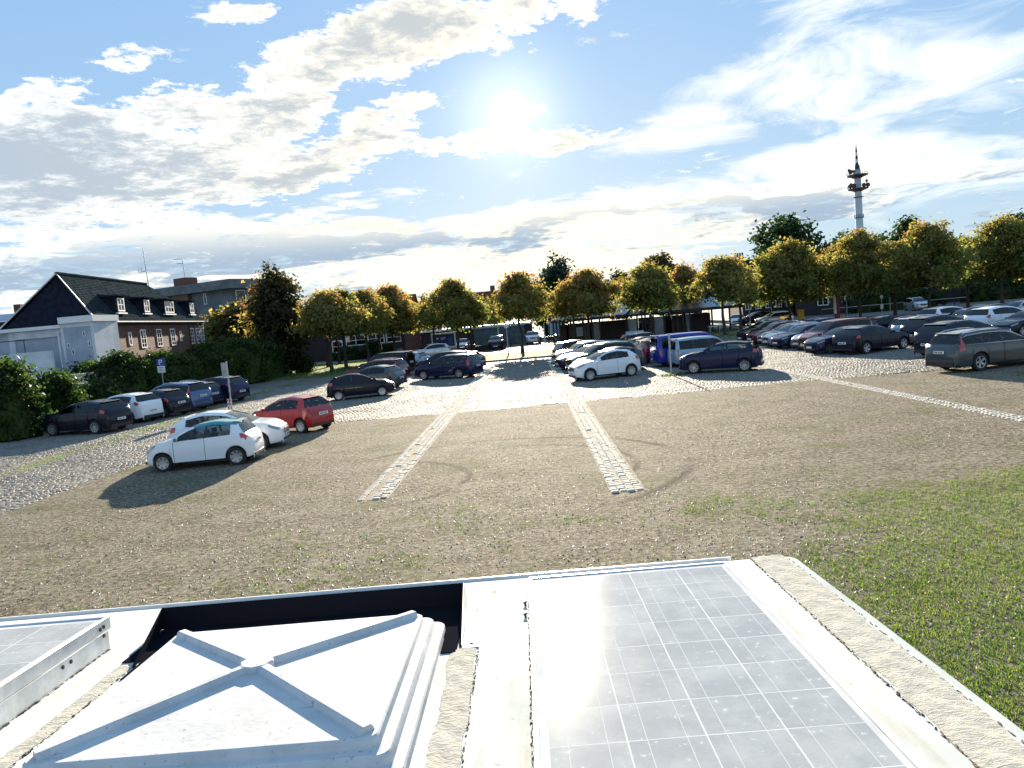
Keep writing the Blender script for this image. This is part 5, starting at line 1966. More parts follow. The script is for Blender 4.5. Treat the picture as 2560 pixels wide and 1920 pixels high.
# the old tree overgrown with ivy at the end of the hedge
t1 = make_tree('ivy_clad_tree', 'tall dark tree overgrown with ivy down to the ground at the end of the hedge', 'tree', gp(712, 934), 1.2, 0.8, 8.6, 2.5, 'leaf_brown', 301, 260, 40, .19,
               lambda t: .55 + .45 * math.sqrt(max(0, 1 - ((t - .55) / .5) ** 2)) if t < .95 else .45, .24, 12, None, spread=.4)
C, N, rn = crown_mesh('ivy', 'leaf_ivy', 302, 200, 40, lambda t: .95 - .25 * t, .15, (.12, .12, .06), 0, .7)
V = leaves_np(C * np.array([2.3, 2.0, 6.3]), N, .15, rn)
link('ivy', np_mesh('ivy', V.reshape(-1, 3), np.arange(len(V) * 4).reshape(-1, 4), M_['leaf_ivy']), t1)
t2 = make_tree('ivy_clad_tree', 'thin half-bare rusty tree beside the ivy-clad tree', 'tree', gp(668, 937), 1.0, 2.0, 6.2, 1.9, 'leaf_lime', 303, 90, 26, .17, None, .16, 16, None, spread=.45)


def bush(name, label, px, Y, half_px, top_y, seed, n=150, leaf=.10, mat_='leaf_ivy', cat='bush', depth=None, group=None, per=46):
    p = colx(px, Y)
    zt = at(px, top_y, Y).z
    w = half_px / FPX * Y
    root = thing(name, label, cat, p, 0, group)
    C, N, rn = crown_mesh('foliage', mat_, seed, n, per, lambda t: .92 - .15 * t if t < .75 else .8 * math.sqrt(max(0.02, 1 - ((t - .6) / .42) ** 2)), leaf, (.24 / w, .24 / (depth or w), .20 / zt), 0, .80)
    V = leaves_np(C * np.array([w, depth or w, zt]), N, leaf, rn, .2)
    link('foliage', np_mesh('foliage', V.reshape(-1, 3), np.arange(len(V) * 4).reshape(-1, 4), M_[mat_]), root)
    # dark branches inside so that the bush is not see-through
    mb = MB()
    rd = random.Random(seed)
    for k in range(26):
        a = rd.random() * 6.28
        q = Vector((math.cos(a) * w * rd.uniform(.2, .7), math.sin(a) * (depth or w) * rd.uniform(.2, .7), zt * rd.uniform(.45, .92)))
        mb.tube((q.x * .25, q.y * .25, 0), q, .05, .02, 5, False)
    mb.build('branches', M_['bark'], root)
    mb = MB()
    prof = [(1.0, 0), (.74, .02), (.72, .35), (.64, .62), (.45, .80), (.0, .86)]
    mb.lathe([(r_ * .95, h * zt) for r_, h in prof[1:]], 14, 'z')
    mb.v = [(v[0] * w, v[1] * (depth or w), v[2]) for v in mb.v]
    mb.v = [(v[0] * (.9 + .2 * rd.random()), v[1] * (.9 + .2 * rd.random()), v[2]) for v in mb.v]
    mb.build('inner_growth', M_['twigs'], root)
    return root


bush('ivy_bush', 'big sunlit ivy bush closest on the left, behind the black crossover', 20, 35.8, 96, 908, 401, 230)
bush('ivy_bush', 'smaller ivy bush right of the biggest one at the lower left', 150, 39.5, 68, 944, 402, 170)
bush('ivy_bush', 'dark low shrub before the white doors of the small house', 262, 43.5, 44, 960, 403, 110)
bush('ivy_bush', 'broad yellow-green ivy mound behind the white crossover', 315, 47.5, 88, 892, 404, 230)
bush('ivy_bush', 'ivy mound between the yellow-green one and the parking sign', 225, 52.5, 56, 918, 405, 140)
bush('ivy_bush', 'ivy hedge section right of the parking sign', 452, 53.0, 62, 892, 406, 170)
bush('ivy_bush', 'tall ivy hedge section above the dark crossover', 530, 58.5, 72, 862, 407, 190)
bush('ivy_bush', 'tall dark ivy hedge section next to the ivy-clad tree', 612, 64.5, 72, 850, 408, 190)
bush('ivy_bush', 'dark ivy hedge end below the ivy-clad tree', 672, 70.0, 50, 860, 409, 150)
bush('ivy_bush', 'ivy hedge section at the far back of the yard behind the hedge', 405, 63.0, 60, 884, 410, 130)
bush('ivy_bush', 'small bright ivy clump on the white gate pillar', 766, 74.0, 18, 898, 411, 50)
bush('bush', 'dark low bushes under the white-framed windows', 872, 95, 46, 872, 412, 70, .13, 'leaf_green', depth=1.2)
bush('bush', 'round dark bush beside the leaning lime tree', 968, 93, 22, 868, 413, 60, .13, 'leaf_green')
bush('bush', 'dark shrub beside the right end of the window band', 930, 95, 24, 856, 414, 60, .13, 'leaf_green')
bush('bush', 'dark hedge along the road at the right under the trees', 2240, 104, 150, 728, 415, 230, .16, 'leaf_green', depth=1.5)
bush('bush', 'dark hedge at the right frame edge behind the last trees', 2500, 108, 120, 705, 416, 210, .16, 'leaf_green', depth=1.5)
bush('bush', 'leafy bush behind the left end of the pavilion', 1385, 108, 30, 790, 417, 60, .15, 'leaf_green')

# ------------------------------------------------------------------ buildings


def window(parent, x0, x1, z0, z1, y, nx=2, nz=3, fw=.07, axis='y', frame='winframe', sgn=-1, name='window'):
    """window in a wall facing -y (or +x when axis='x'): proud frame with bars, pane as sub-part; x along the wall"""
    mb, pn = MB(), MB()
    d0, d1 = (y - .035, y + .05) if sgn < 0 else (y - .05, y + .035)

    def bx(m, a, b, c, d, e, f):
        m.box(a, b, e, f, c, d) if axis == 'y' else m.box(e, f, a, b, c, d)
    bx(mb, x0, x1, z0, z0 + fw, d0, d1)
    bx(mb, x0, x1, z1 - fw, z1, d0, d1)
    bx(mb, x0, x0 + fw, z0 + fw, z1 - fw, d0, d1)
    bx(mb, x1 - fw, x1, z0 + fw, z1 - fw, d0, d1)
    for i in range(1, nx):
        t = x0 + (x1 - x0) * i / nx
        bx(mb, t - fw * .35, t + fw * .35, z0 + fw, z1 - fw, d0 + .006, d1 - .01)
    for i in range(1, nz):
        t = z0 + (z1 - z0) * i / nz
        bx(mb, x0 + fw, x1 - fw, t - fw * .22, t + fw * .22, d0 + .010, d1 - .012)
    w_ = mb.build(name, M_[frame], parent)
    ym = y - .002 if sgn < 0 else y + .002
    bx(pn, x0 + fw * .8, x1 - fw * .8, z0 + fw * .8, z1 - fw * .8, ym - .004, ym + .004)
    pn.build('pane', M_['pane'], w_)
    return w_


def tiled_slope(parent, a, b, c, d, courses, mat_, name='roof', th=.035):
    """roof slope from eave a-b up to ridge d-c, built from overlapping courses"""
    a, b, c, d = map(Vector, (a, b, c, d))
    n = (b - a).cross(d - a).normalized()
    if n.z < 0:
        n = -n
    mb = MB()
    for k in range(courses):
        t0, t1 = k / courses, (k + 1.0) / courses
        p, q = a.lerp(d, t0), b.lerp(c, t0)
        r_, s = b.lerp(c, t1), a.lerp(d, t1)
        up = n * th
        mb.add([p, q, q + up, p + up, r_ + n * .004, s + n * .004], [(0, 1, 2, 3), (3, 2, 4, 5)])
    return mb.build(name, M_[mat_], parent)


def left_house():
    # corner points of the house read off the picture at their distances
    ft, apx, far, rend = at(246, 798, 58), at(146, 686, 58), at(516, 808, 83), at(366, 711, 74.5)
    lf = at(8, 813, 58)
    h = thing('brick_house', 'long brick house with steep dark tiled roof, dormers and slate-hung gable', 'house', (ft.x - .3, 58.0, 0), -math.atan2(far.x - ft.x, 25.0))
    # local: long front along +y at x=0 facing +x; gable faces -y
    Lh, Wd, E, Rg = 25.0, ft.x - lf.x - .6, (ft.z + far.z) / 2, (apx.z + rend.z) / 2
    m = apx.x - ft.x + .3
    mb = MB()
    mb.box(-Wd, 0, 0, Lh, 0, E)
    mb.build('wall', M_['brick'], h)
    mb = MB()
    mb.box(-Wd - .1, .06, .3, Lh + .06, E - .28, E - .02)
    mb.build('cornice', M_['brickdark'], h)
    ov = .35
    hip = 8.5
    tiled_slope(h, (ov, -.15, E), (ov, Lh + ov, E), (m, Lh - hip, Rg), (m, -.15, Rg), 26, 'tile')
    tiled_slope(h, (-Wd - ov, Lh + ov, E), (-Wd - ov, -.15, E), (m, -.15, Rg), (m, Lh - hip, Rg), 26, 'tile')
    tiled_slope(h, (-Wd - ov, Lh + ov, E), (ov, Lh + ov, E), (m, Lh - hip, Rg), (m, Lh - hip, Rg), 20, 'tile')
    mb = MB()
    mb.prism([(-Wd, -.02, E), (0, -.02, E), (m, -.02, Rg - .15)], (0, .3, 0))
    mb.build('gable', M_['slate'], h)
    for x in (ov, -Wd - ov):
        mb = MB()
        mb.prism([(x, -.22, E + .03), (x + (.10 if x < 0 else -.10), -.22, E - .02), (m, -.22, Rg - .02), (m, -.22, Rg + .08)], (0, .07, 0))
        mb.build('barge_board', M_['steel'], h)
    for k in range(44):
        mb = MB()
        y = -.2 + (Lh - hip + .2) * k / 44
        mb.tube((m, y, Rg + .02), (m, y + (Lh - hip + .2) / 44 * .96, Rg + .035), .13, .15, 7)
        mb.build('ridge_tile', M_['tile'], h)
    mb = MB()
    mb.box(ov - .02, ov + .12, -.1, Lh + ov, E - .04, E + .05)
    mb.build('gutter', M_['steel'], h)
    for y in (2.6, 20.2):
        mb = MB()
        mb.tube((.09, y, 2.6), (.09, y, E - .1), .05)
        mb.build('downpipe', M_['darksteel'], h)
    for y, w, z0, z1, nz in ((5.6, .55, E - 1.95, E - .85, 2), (8.0, 1.15, E - 2.25, E - .65, 4), (11.6, 1.15, E - 2.25, E - .65, 4), (15.0, 1.15, E - 2.25, E - .65, 4), (17.4, .5, E - 1.9, E - .9, 2),
                             (20.4, 1.1, E - 2.25, E - .65, 4), (22.2, 1.1, E - 2.25, E - .65, 4), (23.7, .9, E - 2.25, E - .65, 4), (.5, 1.0, E - 2.2, E - 1.0, 1)):
        window(h, y, y + w, z0, z1, .02, 2 if w > .7 else 1, nz, .10, 'x', 'winframe', 1)
    sl_ = (Rg - E) / (ov - m)
    for y, w, dh in ((3.9, 1.6, 1.30), (9.2, 1.5, 1.30), (14.0, 2.6, 1.30), (20.8, 1.5, 1.30)):
        zb = E + .75
        xf = ov - (zb - E) / sl_ + .25
        zt = zb + dh
        xb = ov - (zt - E) / sl_ - .5
        mb = MB()
        mb.box(xb, xf, y, y + w, zb, zt)
        dm = mb.build('dormer', M_['slate'], h)
        window(dm, y + .2, y + w - .2, zb + .1, zt - .12, xf + .01, 3 if w > 2 else 2, 2, .10, 'x', 'winframe', 1)
        mb = MB()
        mb.prism([(xb - .6, y - .3, zt + .02), (xf + .35, y - .3, zt + .02), (xf + .35, y - .3, zt + .10), (xb - .6, y - .3, zt + .30)], (0, w + .6, 0))
        mb.build('dormer_roof', M_['tile'], dm)
        mb = MB()
        mb.box(xf - .1, xf + .12, y - .05, y + w + .05, zb - .1, zb)
        mb.build('sill', M_['winframe'], dm)
    # rod aerial on the far end of the ridge
    a = thing('rod_aerial', 'thin radio mast with a small crosspiece on the ridge of the brick house', 'aerial')
    p = at(371, 708, 75)
    a.location = (p.x, p.y, Rg - .6)
    mb = MB()
    top = at(361, 619, 75).z - (Rg - .6)
    mb.tube((0, 0, 0), (-.12, 0, top), .045, .025, 6)
    mb.build('mast', M_['darksteel'], a, 60)
    mb = MB()
    mb.tube((-.06, 0, 1.9), (-.75, 0, 1.85), .025)
    mb.build('crosspiece', M_['darksteel'], a)
    for u, z0, z1 in ((-.78, 1.86, 2.25), (-.5, 1.88, 2.3)):
        mb = MB()
        mb.tube((u, 0, z0), (u - .02, 0, z1), .02)
        mb.build('tine', M_['darksteel'], a)
    # rendered annex in front of the gable
    Y = 54.5
    L0, T0, T1 = at(20, 860, Y).x, at(162, 860, Y).x, at(243, 860, Y).x
    zf, zw = at(200, 806, Y).z, at(200, 790, Y).z
    x = thing('rendered_annex', 'grey rendered annex with white fascia and a stair tower before the slate gable', 'building', (T1, Y, 0))
    w, tw_ = T1 - L0, T1 - T0
    z5 = at(90, 826, Y).z
    mb = MB()
    mb.box(-w - 3, -tw_, .2, 3.2, 0, z5)
    mb.build('wall', M_['greywall'], x)
    for a_ in ((-w + .05, -w + .45, 0, z5 - .02), (-tw_ - .45, -tw_ - .004, 0, z5 - .02)):
        mb = MB()
        mb.box(a_[0], a_[1], .06, .2, a_[2], a_[3])
        mb.build('pilaster', M_['whitewall'], x)
    mb = MB()
    mb.box(-w + .45, -tw_ - .45, .08, .2, z5 - .55, z5 - .02)
    mb.build('lintel', M_['whitewall'], x)
    mb = MB()
    mb.box(-w - 3.1, -tw_ - .06, -.2, 3.25, z5, z5 + .24)
    mb.build('fascia', M_['winframe'], x)
    mb = MB()
    mb.box(-tw_, 0, -.25, 3.2, 0, zf)
    tw = mb.build('stair_tower', M_['whitewall'], x)
    mb = MB()
    mb.box(-tw_ + .2, -.22, -.30, -.25, .4, zf - .3)
    mb.build('recessed_panel', M_['greywall'], tw)
    for u, z in ((-.75, zf - 1.0), (-tw_ + .35, zf - 1.75), (-.45, zf - 1.7), (-tw_ + .6, zf - 2.2)):
        window(tw, u, u + .20, z, z + .36, -.32, 1, 1, .05)
    mb = MB()
    mb.box(-tw_ - .05, .12, -.42, 3.25, zf, zw)
    mb.build('tower_fascia', M_['winframe'], x)
    mb = MB()
    mb.tube((-tw_ - .35, -.04, .5), (-tw_ - .35, -.04, z5 - .3), .06)
    mb.build('downpipe', M_['winframe'], x)
    # terrace parapet and rail below
    y = thing('terrace_wall', 'low white terrace wall with a thin handrail below the grey annex', 'wall', colx(62, 52), R(3))
    mb = MB()
    mb.box(-3.2, 2.3, 0, .25, 0, at(62, 882, 52).z)
    mb.build('parapet', M_['whitewall'], y)
    mb = MB()
    zz_ = at(62, 882, 52).z
    for u in (-1.5, .55):
        mb.tube((u, .1, zz_), (u, .1, zz_ + .85), .03)
    mb.tube((-3.0, .1, zz_ + .85), (.65, .1, zz_ + .85), .03)
    mb.build('handrail', M_['darksteel'], y)
    # low white garden house with a slatted pergola
    g = thing('garden_house', 'small white garden house with glazed doors behind the ivy bushes', 'house', colx(190, 49.5), R(4))
    mb = MB()
    mb.box(-3.0, 1.9, 0, 3.6, 0, 2.05)
    mb.build('wall', M_['whitewall'], g)
    for u in (-2.5, -1.4, .3, 1.1):
        window(g, u, u + .75, .25, 1.85, -.01, 1, 2, .10)
    mb = MB()
    mb.box(-3.1, 2.0, -.2, 3.7, 2.05, 2.2)
    mb.build('roof', M_['zinc'], g)
    pg = thing('pergola', 'weathered pergola with long pale slats over the garden house terrace', 'pergola', colx(160, 47.5), R(6))
    for k in range(7):
        mb = MB()
        mb.box(-3.4 + k * .05, 3.2 + k * .05, -1.2 + k * .42, -1.12 + k * .42, 2.36, 2.46)
        mb.build('slat', M_['winframe'] if k % 2 else M_['steel'], pg)
    for u in (-2.6, 2.6):
        mb = MB()
        mb.box(u, u + .12, -1.3, 1.8, 2.24, 2.36)
        mb.build('beam', M_['steel'], pg)
        for v in (-1.1, 1.4):
            mb = MB()
            mb.box(u, u + .12, v, v + .12, 0, 2.24)
            mb.build('post', M_['steel'], pg)
    # roof end with chimney at the far left
    n = thing('flat_roofed_house', 'low house with ribbed pale roof and a chimney at the left frame edge', 'house', colx(-10, 80), R(2))
    zt = at(10, 782, 80).z
    mb = MB()
    mb.box(-6, 2.4, 0, 6, 0, zt - .9)
    mb.build('wall', M_['brickdark'], n)
    mb = MB()
    mb.prism([(-6.2, -.4, zt - .9), (2.7, -.4, zt - .9), (2.7, 3.2, zt), (-6.2, 3.2, zt)], (0, .12, .05))
    rf_ = mb.build('roof', M_['zinc'], n)
    mb = MB()
    mb.box(1.9, 2.6, 2, 2.7, zt - .5, at(44, 757, 80).z)
    mb.build('chimney', M_['brickred'], n)


left_house()


def concrete_block():
    b = thing('concrete_office', 'flat-roofed concrete and brick office block with two stacked parapets behind the brick house', 'building', (at(579, 760, 108).x, 108.0, 0), R(-28))
    # local: corner at 0,0; short face along -x (faces -y), long face along +y (faces +x)
    mb = MB()
    mb.box(-22, 0, 0, 13, 0, 7.2)
    mb.build('brick_storey', M_['brickred'], b)
    mb = MB()
    mb.box(-22.2, .35, -.35, 13.3, 7.2, 8.6)
    pr = mb.build('parapet', M_['concrete'], b)
    for k in range(4):
        mb = MB()
        mb.box(-3.4 - k * 3.6, -3.15 - k * 3.6, -.5, -.35, 7.1, 8.9)
        mb.build('rib', M_['concrete'], pr)
    mb = MB()
    mb.box(-.5, .42, -.45, .6, 0, 7.2)
    mb.build('corner_pier', M_['concrete'], b)
    mb = MB()
    mb.box(-22.1, .12, -.12, 13.1, 3.5, 4.4)
    mb.build('concrete_band', M_['concrete'], b)
    mb = MB()
    mb.box(-20.2, -1.6, 1.6, 12, 8.6, 11.0)
    up = mb.build('upper_storey', M_['concrete'], b)
    mb = MB()
    mb.box(-21.2, -.6, .6, 13, 11.0, 12.3)
    mb.build('roof_slab', M_['concrete'], b)
    mb = MB()
    mb.box(-12.3, -9.7, .9, 3.0, 8.6, 13.4)
    mb.build('chimney', M_['brickred'], b)
    for k in range(4):
        window(b, 2.4 + k * 2.2, 4.2 + k * 2.2, 9.1, 10.8, -1.58, 1, 1, .12, 'x', 'winframe', 1)
    window(b, -16.8, -15.4, 9.0, 10.4, 1.57, 1, 1, .12)
    window(b, -7.2, -6.6, 9.2, 10.8, 1.57, 1, 1, .1)
    for k in range(2):
        window(b, 2.6 + k * 4, 5.2 + k * 4, 4.9, 6.4, .02, 2, 1, .12, 'x', 'winframe', 1)
    a = thing('roof_aerial', 'bent television aerial on the roof of the concrete office block', 'aerial', b.location + Matrix.Rotation(R(-28), 3, 'Z') @ Vector((-11, 2, 13.4)))
    mb = MB()
    mb.tube((0, 0, 0), (-.15, 0, 2.9), .05, .04, 6)
    mb.build('mast', M_['darksteel'], a)
    for z, l in ((2.85, 1.3), (2.2, .9)):
        mb = MB()
        mb.tube((-.15, 0, z), (-.15 - l, .1, z + .06), .035)
        mb.build('boom', M_['darksteel'], a)


concrete_block()


def low_school():
    s = thing('low_brick_building', 'low flat-roofed brick building with a long white window band behind the left lime trees', 'building', colx(770, 99), R(12))
    zt = at(870, 828, 99).z
    mb = MB()
    mb.box(-2, 12.6, 0, 12, 0, zt)
    mb.build('wall', M_['brickdark'], s)
    mb = MB()
    mb.box(-2.2, 13.4, -.25, 12.2, zt, zt + .35)
    mb.build('fascia', M_['concrete'], s)
    window(s, 3.2, 4.6, .9, 2.5, -.03, 2, 2, .13)
    window(s, 5.0, 7.6, 1.6, 3.0, -.03, 2, 2, .13)
    window(s, 7.8, 10.0, 1.6, 3.0, -.03, 2, 2, .13)
    window(s, 10.2, 12.2, 1.6, 3.0, -.03, 2, 2, .13)
    mb = MB()
    mb.box(12.6, 17.6, -.6, 10, 0, zt - .1)
    mb.build('brick_wing', M_['brickred'], s)
    mb = MB()
    mb.box(14.6, 15.3, -.66, -.6, .3, 2.1)
    mb.build('door', M_['darkred'], s)
    mb = MB()
    mb.box(12.4, 17.9, -.9, 10, zt - .1, zt + .15)
    mb.build('wing_fascia', M_['winframe'], s)
    g = thing('gate_pillar', 'white gate pillar at the end of the hedge', 'pillar', colx(774, 74.6))
    mb = MB()
    mb.bbox(-.12, .12, -.12, .12, 0, 1.35, .02)
    mb.build('pillar', M_['whitewall'], g)
    # retaining wall by the ramp
    w = thing('low_wall', 'low pale retaining wall along the driveway ramp', 'wall', (-14.9, 96, 0), R(-14))
    mb = MB()
    mb.box(-.15, .15, 0, 12, 0, .8)
    mb.build('wall', M_['concrete'], w)
    # red tiled roofs rising behind
    for px0, px1, Y, ye, yr, lab, mm in ((800, 1040, 122, 800, 742, 'long dark red roof rising behind the left lime trees', 'redtile'),
                                       (1130, 1262, 128, 790, 728, 'house with bright red tiled roof and small dormers behind the middle trees', 'redtile'),
                                       (1010, 1068, 140, 800, 752, 'dark blue gabled block behind the lime trees', 'slate')):
        pa, pb = colx(px0, Y), colx(px1, Y)
        wdt = (pb - pa).length
        dirx = (pb - pa).normalized()
        h = thing('house', lab, 'house', pa, math.atan2(dirx.y, dirx.x))
        z1, z2 = at((px0 + px1) / 2, ye, Y).z, at((px0 + px1) / 2, yr, Y).z
        mb = MB()
        mb.box(0, wdt, 0, 9, 0, z1)
        mb.build('wall', M_['brickdark'], h)
        mb = MB()
        for x in (0, wdt - .25):
            mb.prism([(x, .2, z1), (x, 8.8, z1), (x, 4.5, z2 - .25)], (.25, 0, 0))
        mb.build('gable', M_['brickdark'], h)
        tiled_slope(h, (-.3, -.4, z1), (wdt + .3, -.4, z1), (wdt + .3, 4.5, z2), (-.3, 4.5, z2), 18, mm)
        tiled_slope(h, (wdt + .3, 9.4, z1), (-.3, 9.4, z1), (-.3, 4.5, z2), (wdt + .3, 4.5, z2), 18, mm)
        for k in range(max(1, int(wdt / 4))):
            x = 1.5 + k * 4
            zd = z1 + (z2 - z1) * .25
            mb = MB()
            mb.prism([(x, .3, zd), (x + 1.3, .3, zd), (x + .65, .3, zd + 1.5)], (0, 2.4, 0))
            dd = mb.build('dormer', M_['brickdark'], h)
            window(dd, x + .35, x + .95, zd + .1, zd + .75, .28, 1, 1, .08)
        mb = MB()
        mb.box(wdt * .8, wdt * .8 + .8, 4, 4.8, z2 - .8, z2 + .9)
        mb.build('chimney', M_['brickred'], h)


low_school()


def centre_wall():
    zt = at(1200, 818, 101).z
    p0 = colx(1058, 101)
    f = thing('garage_block', 'long low garage block with pale roof edge and green board fence behind the square', 'building', p0, R(3))
    mb = MB()
    mb.box(0, 14.6, 0, 6, 0, zt - .1)
    mb.build('wall', M_['brickdark'], f)
    mb = MB()
    mb.box(-.2, 14.8, -.3, 6.2, zt - .1, zt + .15)
    mb.build('fascia', M_['winframe'], f)
    fm = mat('green_grey_boards', (0.085, 0.12, 0.125), 0.8, noise=(1.5, 0.25))
    f2 = thing('board_fence', 'green-grey vertical board fence right of the billboard trailer', 'fence', colx(1188, 100.2), R(2))
    mb = MB()
    for k in range(44):
        z = 2.3 + .03 * math.sin(k * 1.7)
        mb.box(k * .15, k * .15 + .135, 0 + .012 * (k % 2), .03 + .012 * (k % 2), .05, z)
    bb = mb.build('boards', fm, f2)
    bb['kind'] = 'stuff'
    mb = MB()
    mb.box(-.05, 6.7, .045, .10, .5, .62)
    mb.box(-.05, 6.7, .045, .10, 1.7, 1.82)
    mb.build('rail', fm, f2)
    mb = MB()
    mb.box(-.1, 6.75, -.12, .2, 2.36, 2.46)
    mb.build('capping', M_['zinc'], f2)
    g = thing('board_fence', 'short green board gate beside the driveway ramp', 'fence', colx(1024, 103), R(24))
    mb = MB()
    for k in range(14):
        mb.box(k * .16, k * .16 + .14, 0, .03, .1, 2.0)
    bb = mb.build('boards', fm, g)
    bb['kind'] = 'stuff'
    # billboard trailer
    t = thing('billboard_trailer', 'white-framed billboard trailer with a blue poster parked before the garages', 'trailer', colx(1112, 93), R(5))
    w = 61 / FPX * 93
    z0, z1 = .55, .55 + 38 / FPX * 93
    mb = MB()
    for bx in ((-w / 2, w / 2, -.06, .12, z0, z0 + .18), (-w / 2, w / 2, -.06, .12, z1 - .18, z1), (-w / 2, -w / 2 + .18, -.06, .12, z0 + .18, z1 - .18), (w / 2 - .18, w / 2, -.06, .12, z0 + .18, z1 - .18)):
        mb.box(*bx)
    mb.build('frame', M_['winframe'], t)
    mb = MB()
    mb.box(-w / 2 + .18, w / 2 - .18, 0, .05, z0 + .18, z1 - .18)
    po = mb.build('poster', mat('blue_poster', (0.015, 0.03, 0.22), 0.6), t)
    mb = MB()
    for k in range(2):
        mb.box(-.35, .25 - k * .1, -.006, -.002, z1 - .62 - k * .17, z1 - .54 - k * .17)
    mb.box(-.85, -.6, -.006, -.002, z1 - .78, z1 - .55)
    mb.build('print', M_['winframe'], po)
    mb = MB()
    mb.prism([(.45, -.006, z0 + .3), (1.15, -.006, z0 + .3), (.95, -.006, z1 - .55), (.65, -.006, z1 - .55)], (0, .004, 0))
    mb.build('print', mat('poster_light_blue', (0.05, 0.10, 0.34), 0.6), po)
    for nx, hz_ in ((-w / 2 + .3, 0),):
        mb = MB()
        mb.box(-w / 2, w / 2, -.4, .6, .42, .54)
        mb.box(w / 2, w / 2 + 1.4, .04, .16, .42, .52)
        mb.build('chassis', M_['steel'], t)
    for u in (-.4, .4):
        mb = MB()
        mb.lathe([(0, -.11), (.28, -.11), (.31, -.06), (.31, .06), (.28, .11), (0, .11)], 18, 'y', (u, -.48, .31))
        mb.build('wheel', M_['tyre'], t)
    # low dark wall before it
    lw = thing('low_wall', 'low dark planted wall between billboard trailer and square', 'wall', colx(1150, 88), R(3))
    mb = MB()
    mb.bbox(0, 4.9, 0, .5, 0, .62, .04)
    mb.build('wall', M_['brickdark'], lw)
    # barrier boom
    b = thing('barrier', 'raised-arm barrier with two dark posts behind the middle lime tree', 'barrier', colx(1277, 93))
    for u in (0, 1.35):
        mb = MB()
        mb.bbox(u - .07, u + .07, -.07, .07, 0, 1.05, .02)
        mb.build('post', M_['darksteel'], b)
    mb = MB()
    mb.tube((.0, 0, .95), (1.5, 0, 1.25), .05)
    mb.build('boom', M_['darksteel'], b)
    b2 = thing('barrier', 'straight dark barrier rail left of the pavilion', 'barrier', colx(1352, 92))
    for u in (0, 1.0, 2.0):
        mb = MB()
        mb.bbox(u - .08, u + .08, -.08, .08, 0, .95, .02)
        mb.build('post', M_['darksteel'], b2)
    mb = MB()
    mb.box(-.1, 2.1, -.03, .03, .55, .85)
    mb.build('rail', M_['darksteel'], b2)
    c = thing('white_container', 'pale blue-white container behind the left end of the pavilion', 'container', colx(1378, 104), R(4))
    mb = MB()
    mb.bbox(0, 1.6, 0, 4, .2, 2.5, .04)
    mb.build('body', M_['ltblue'], c)
    for u in (0.02, .8):
        mb = MB()
        mb.box(u, u + .06, -.05, 0, .2, 2.5)
        mb.build('door_post', M_['winframe'], c)


centre_wall()


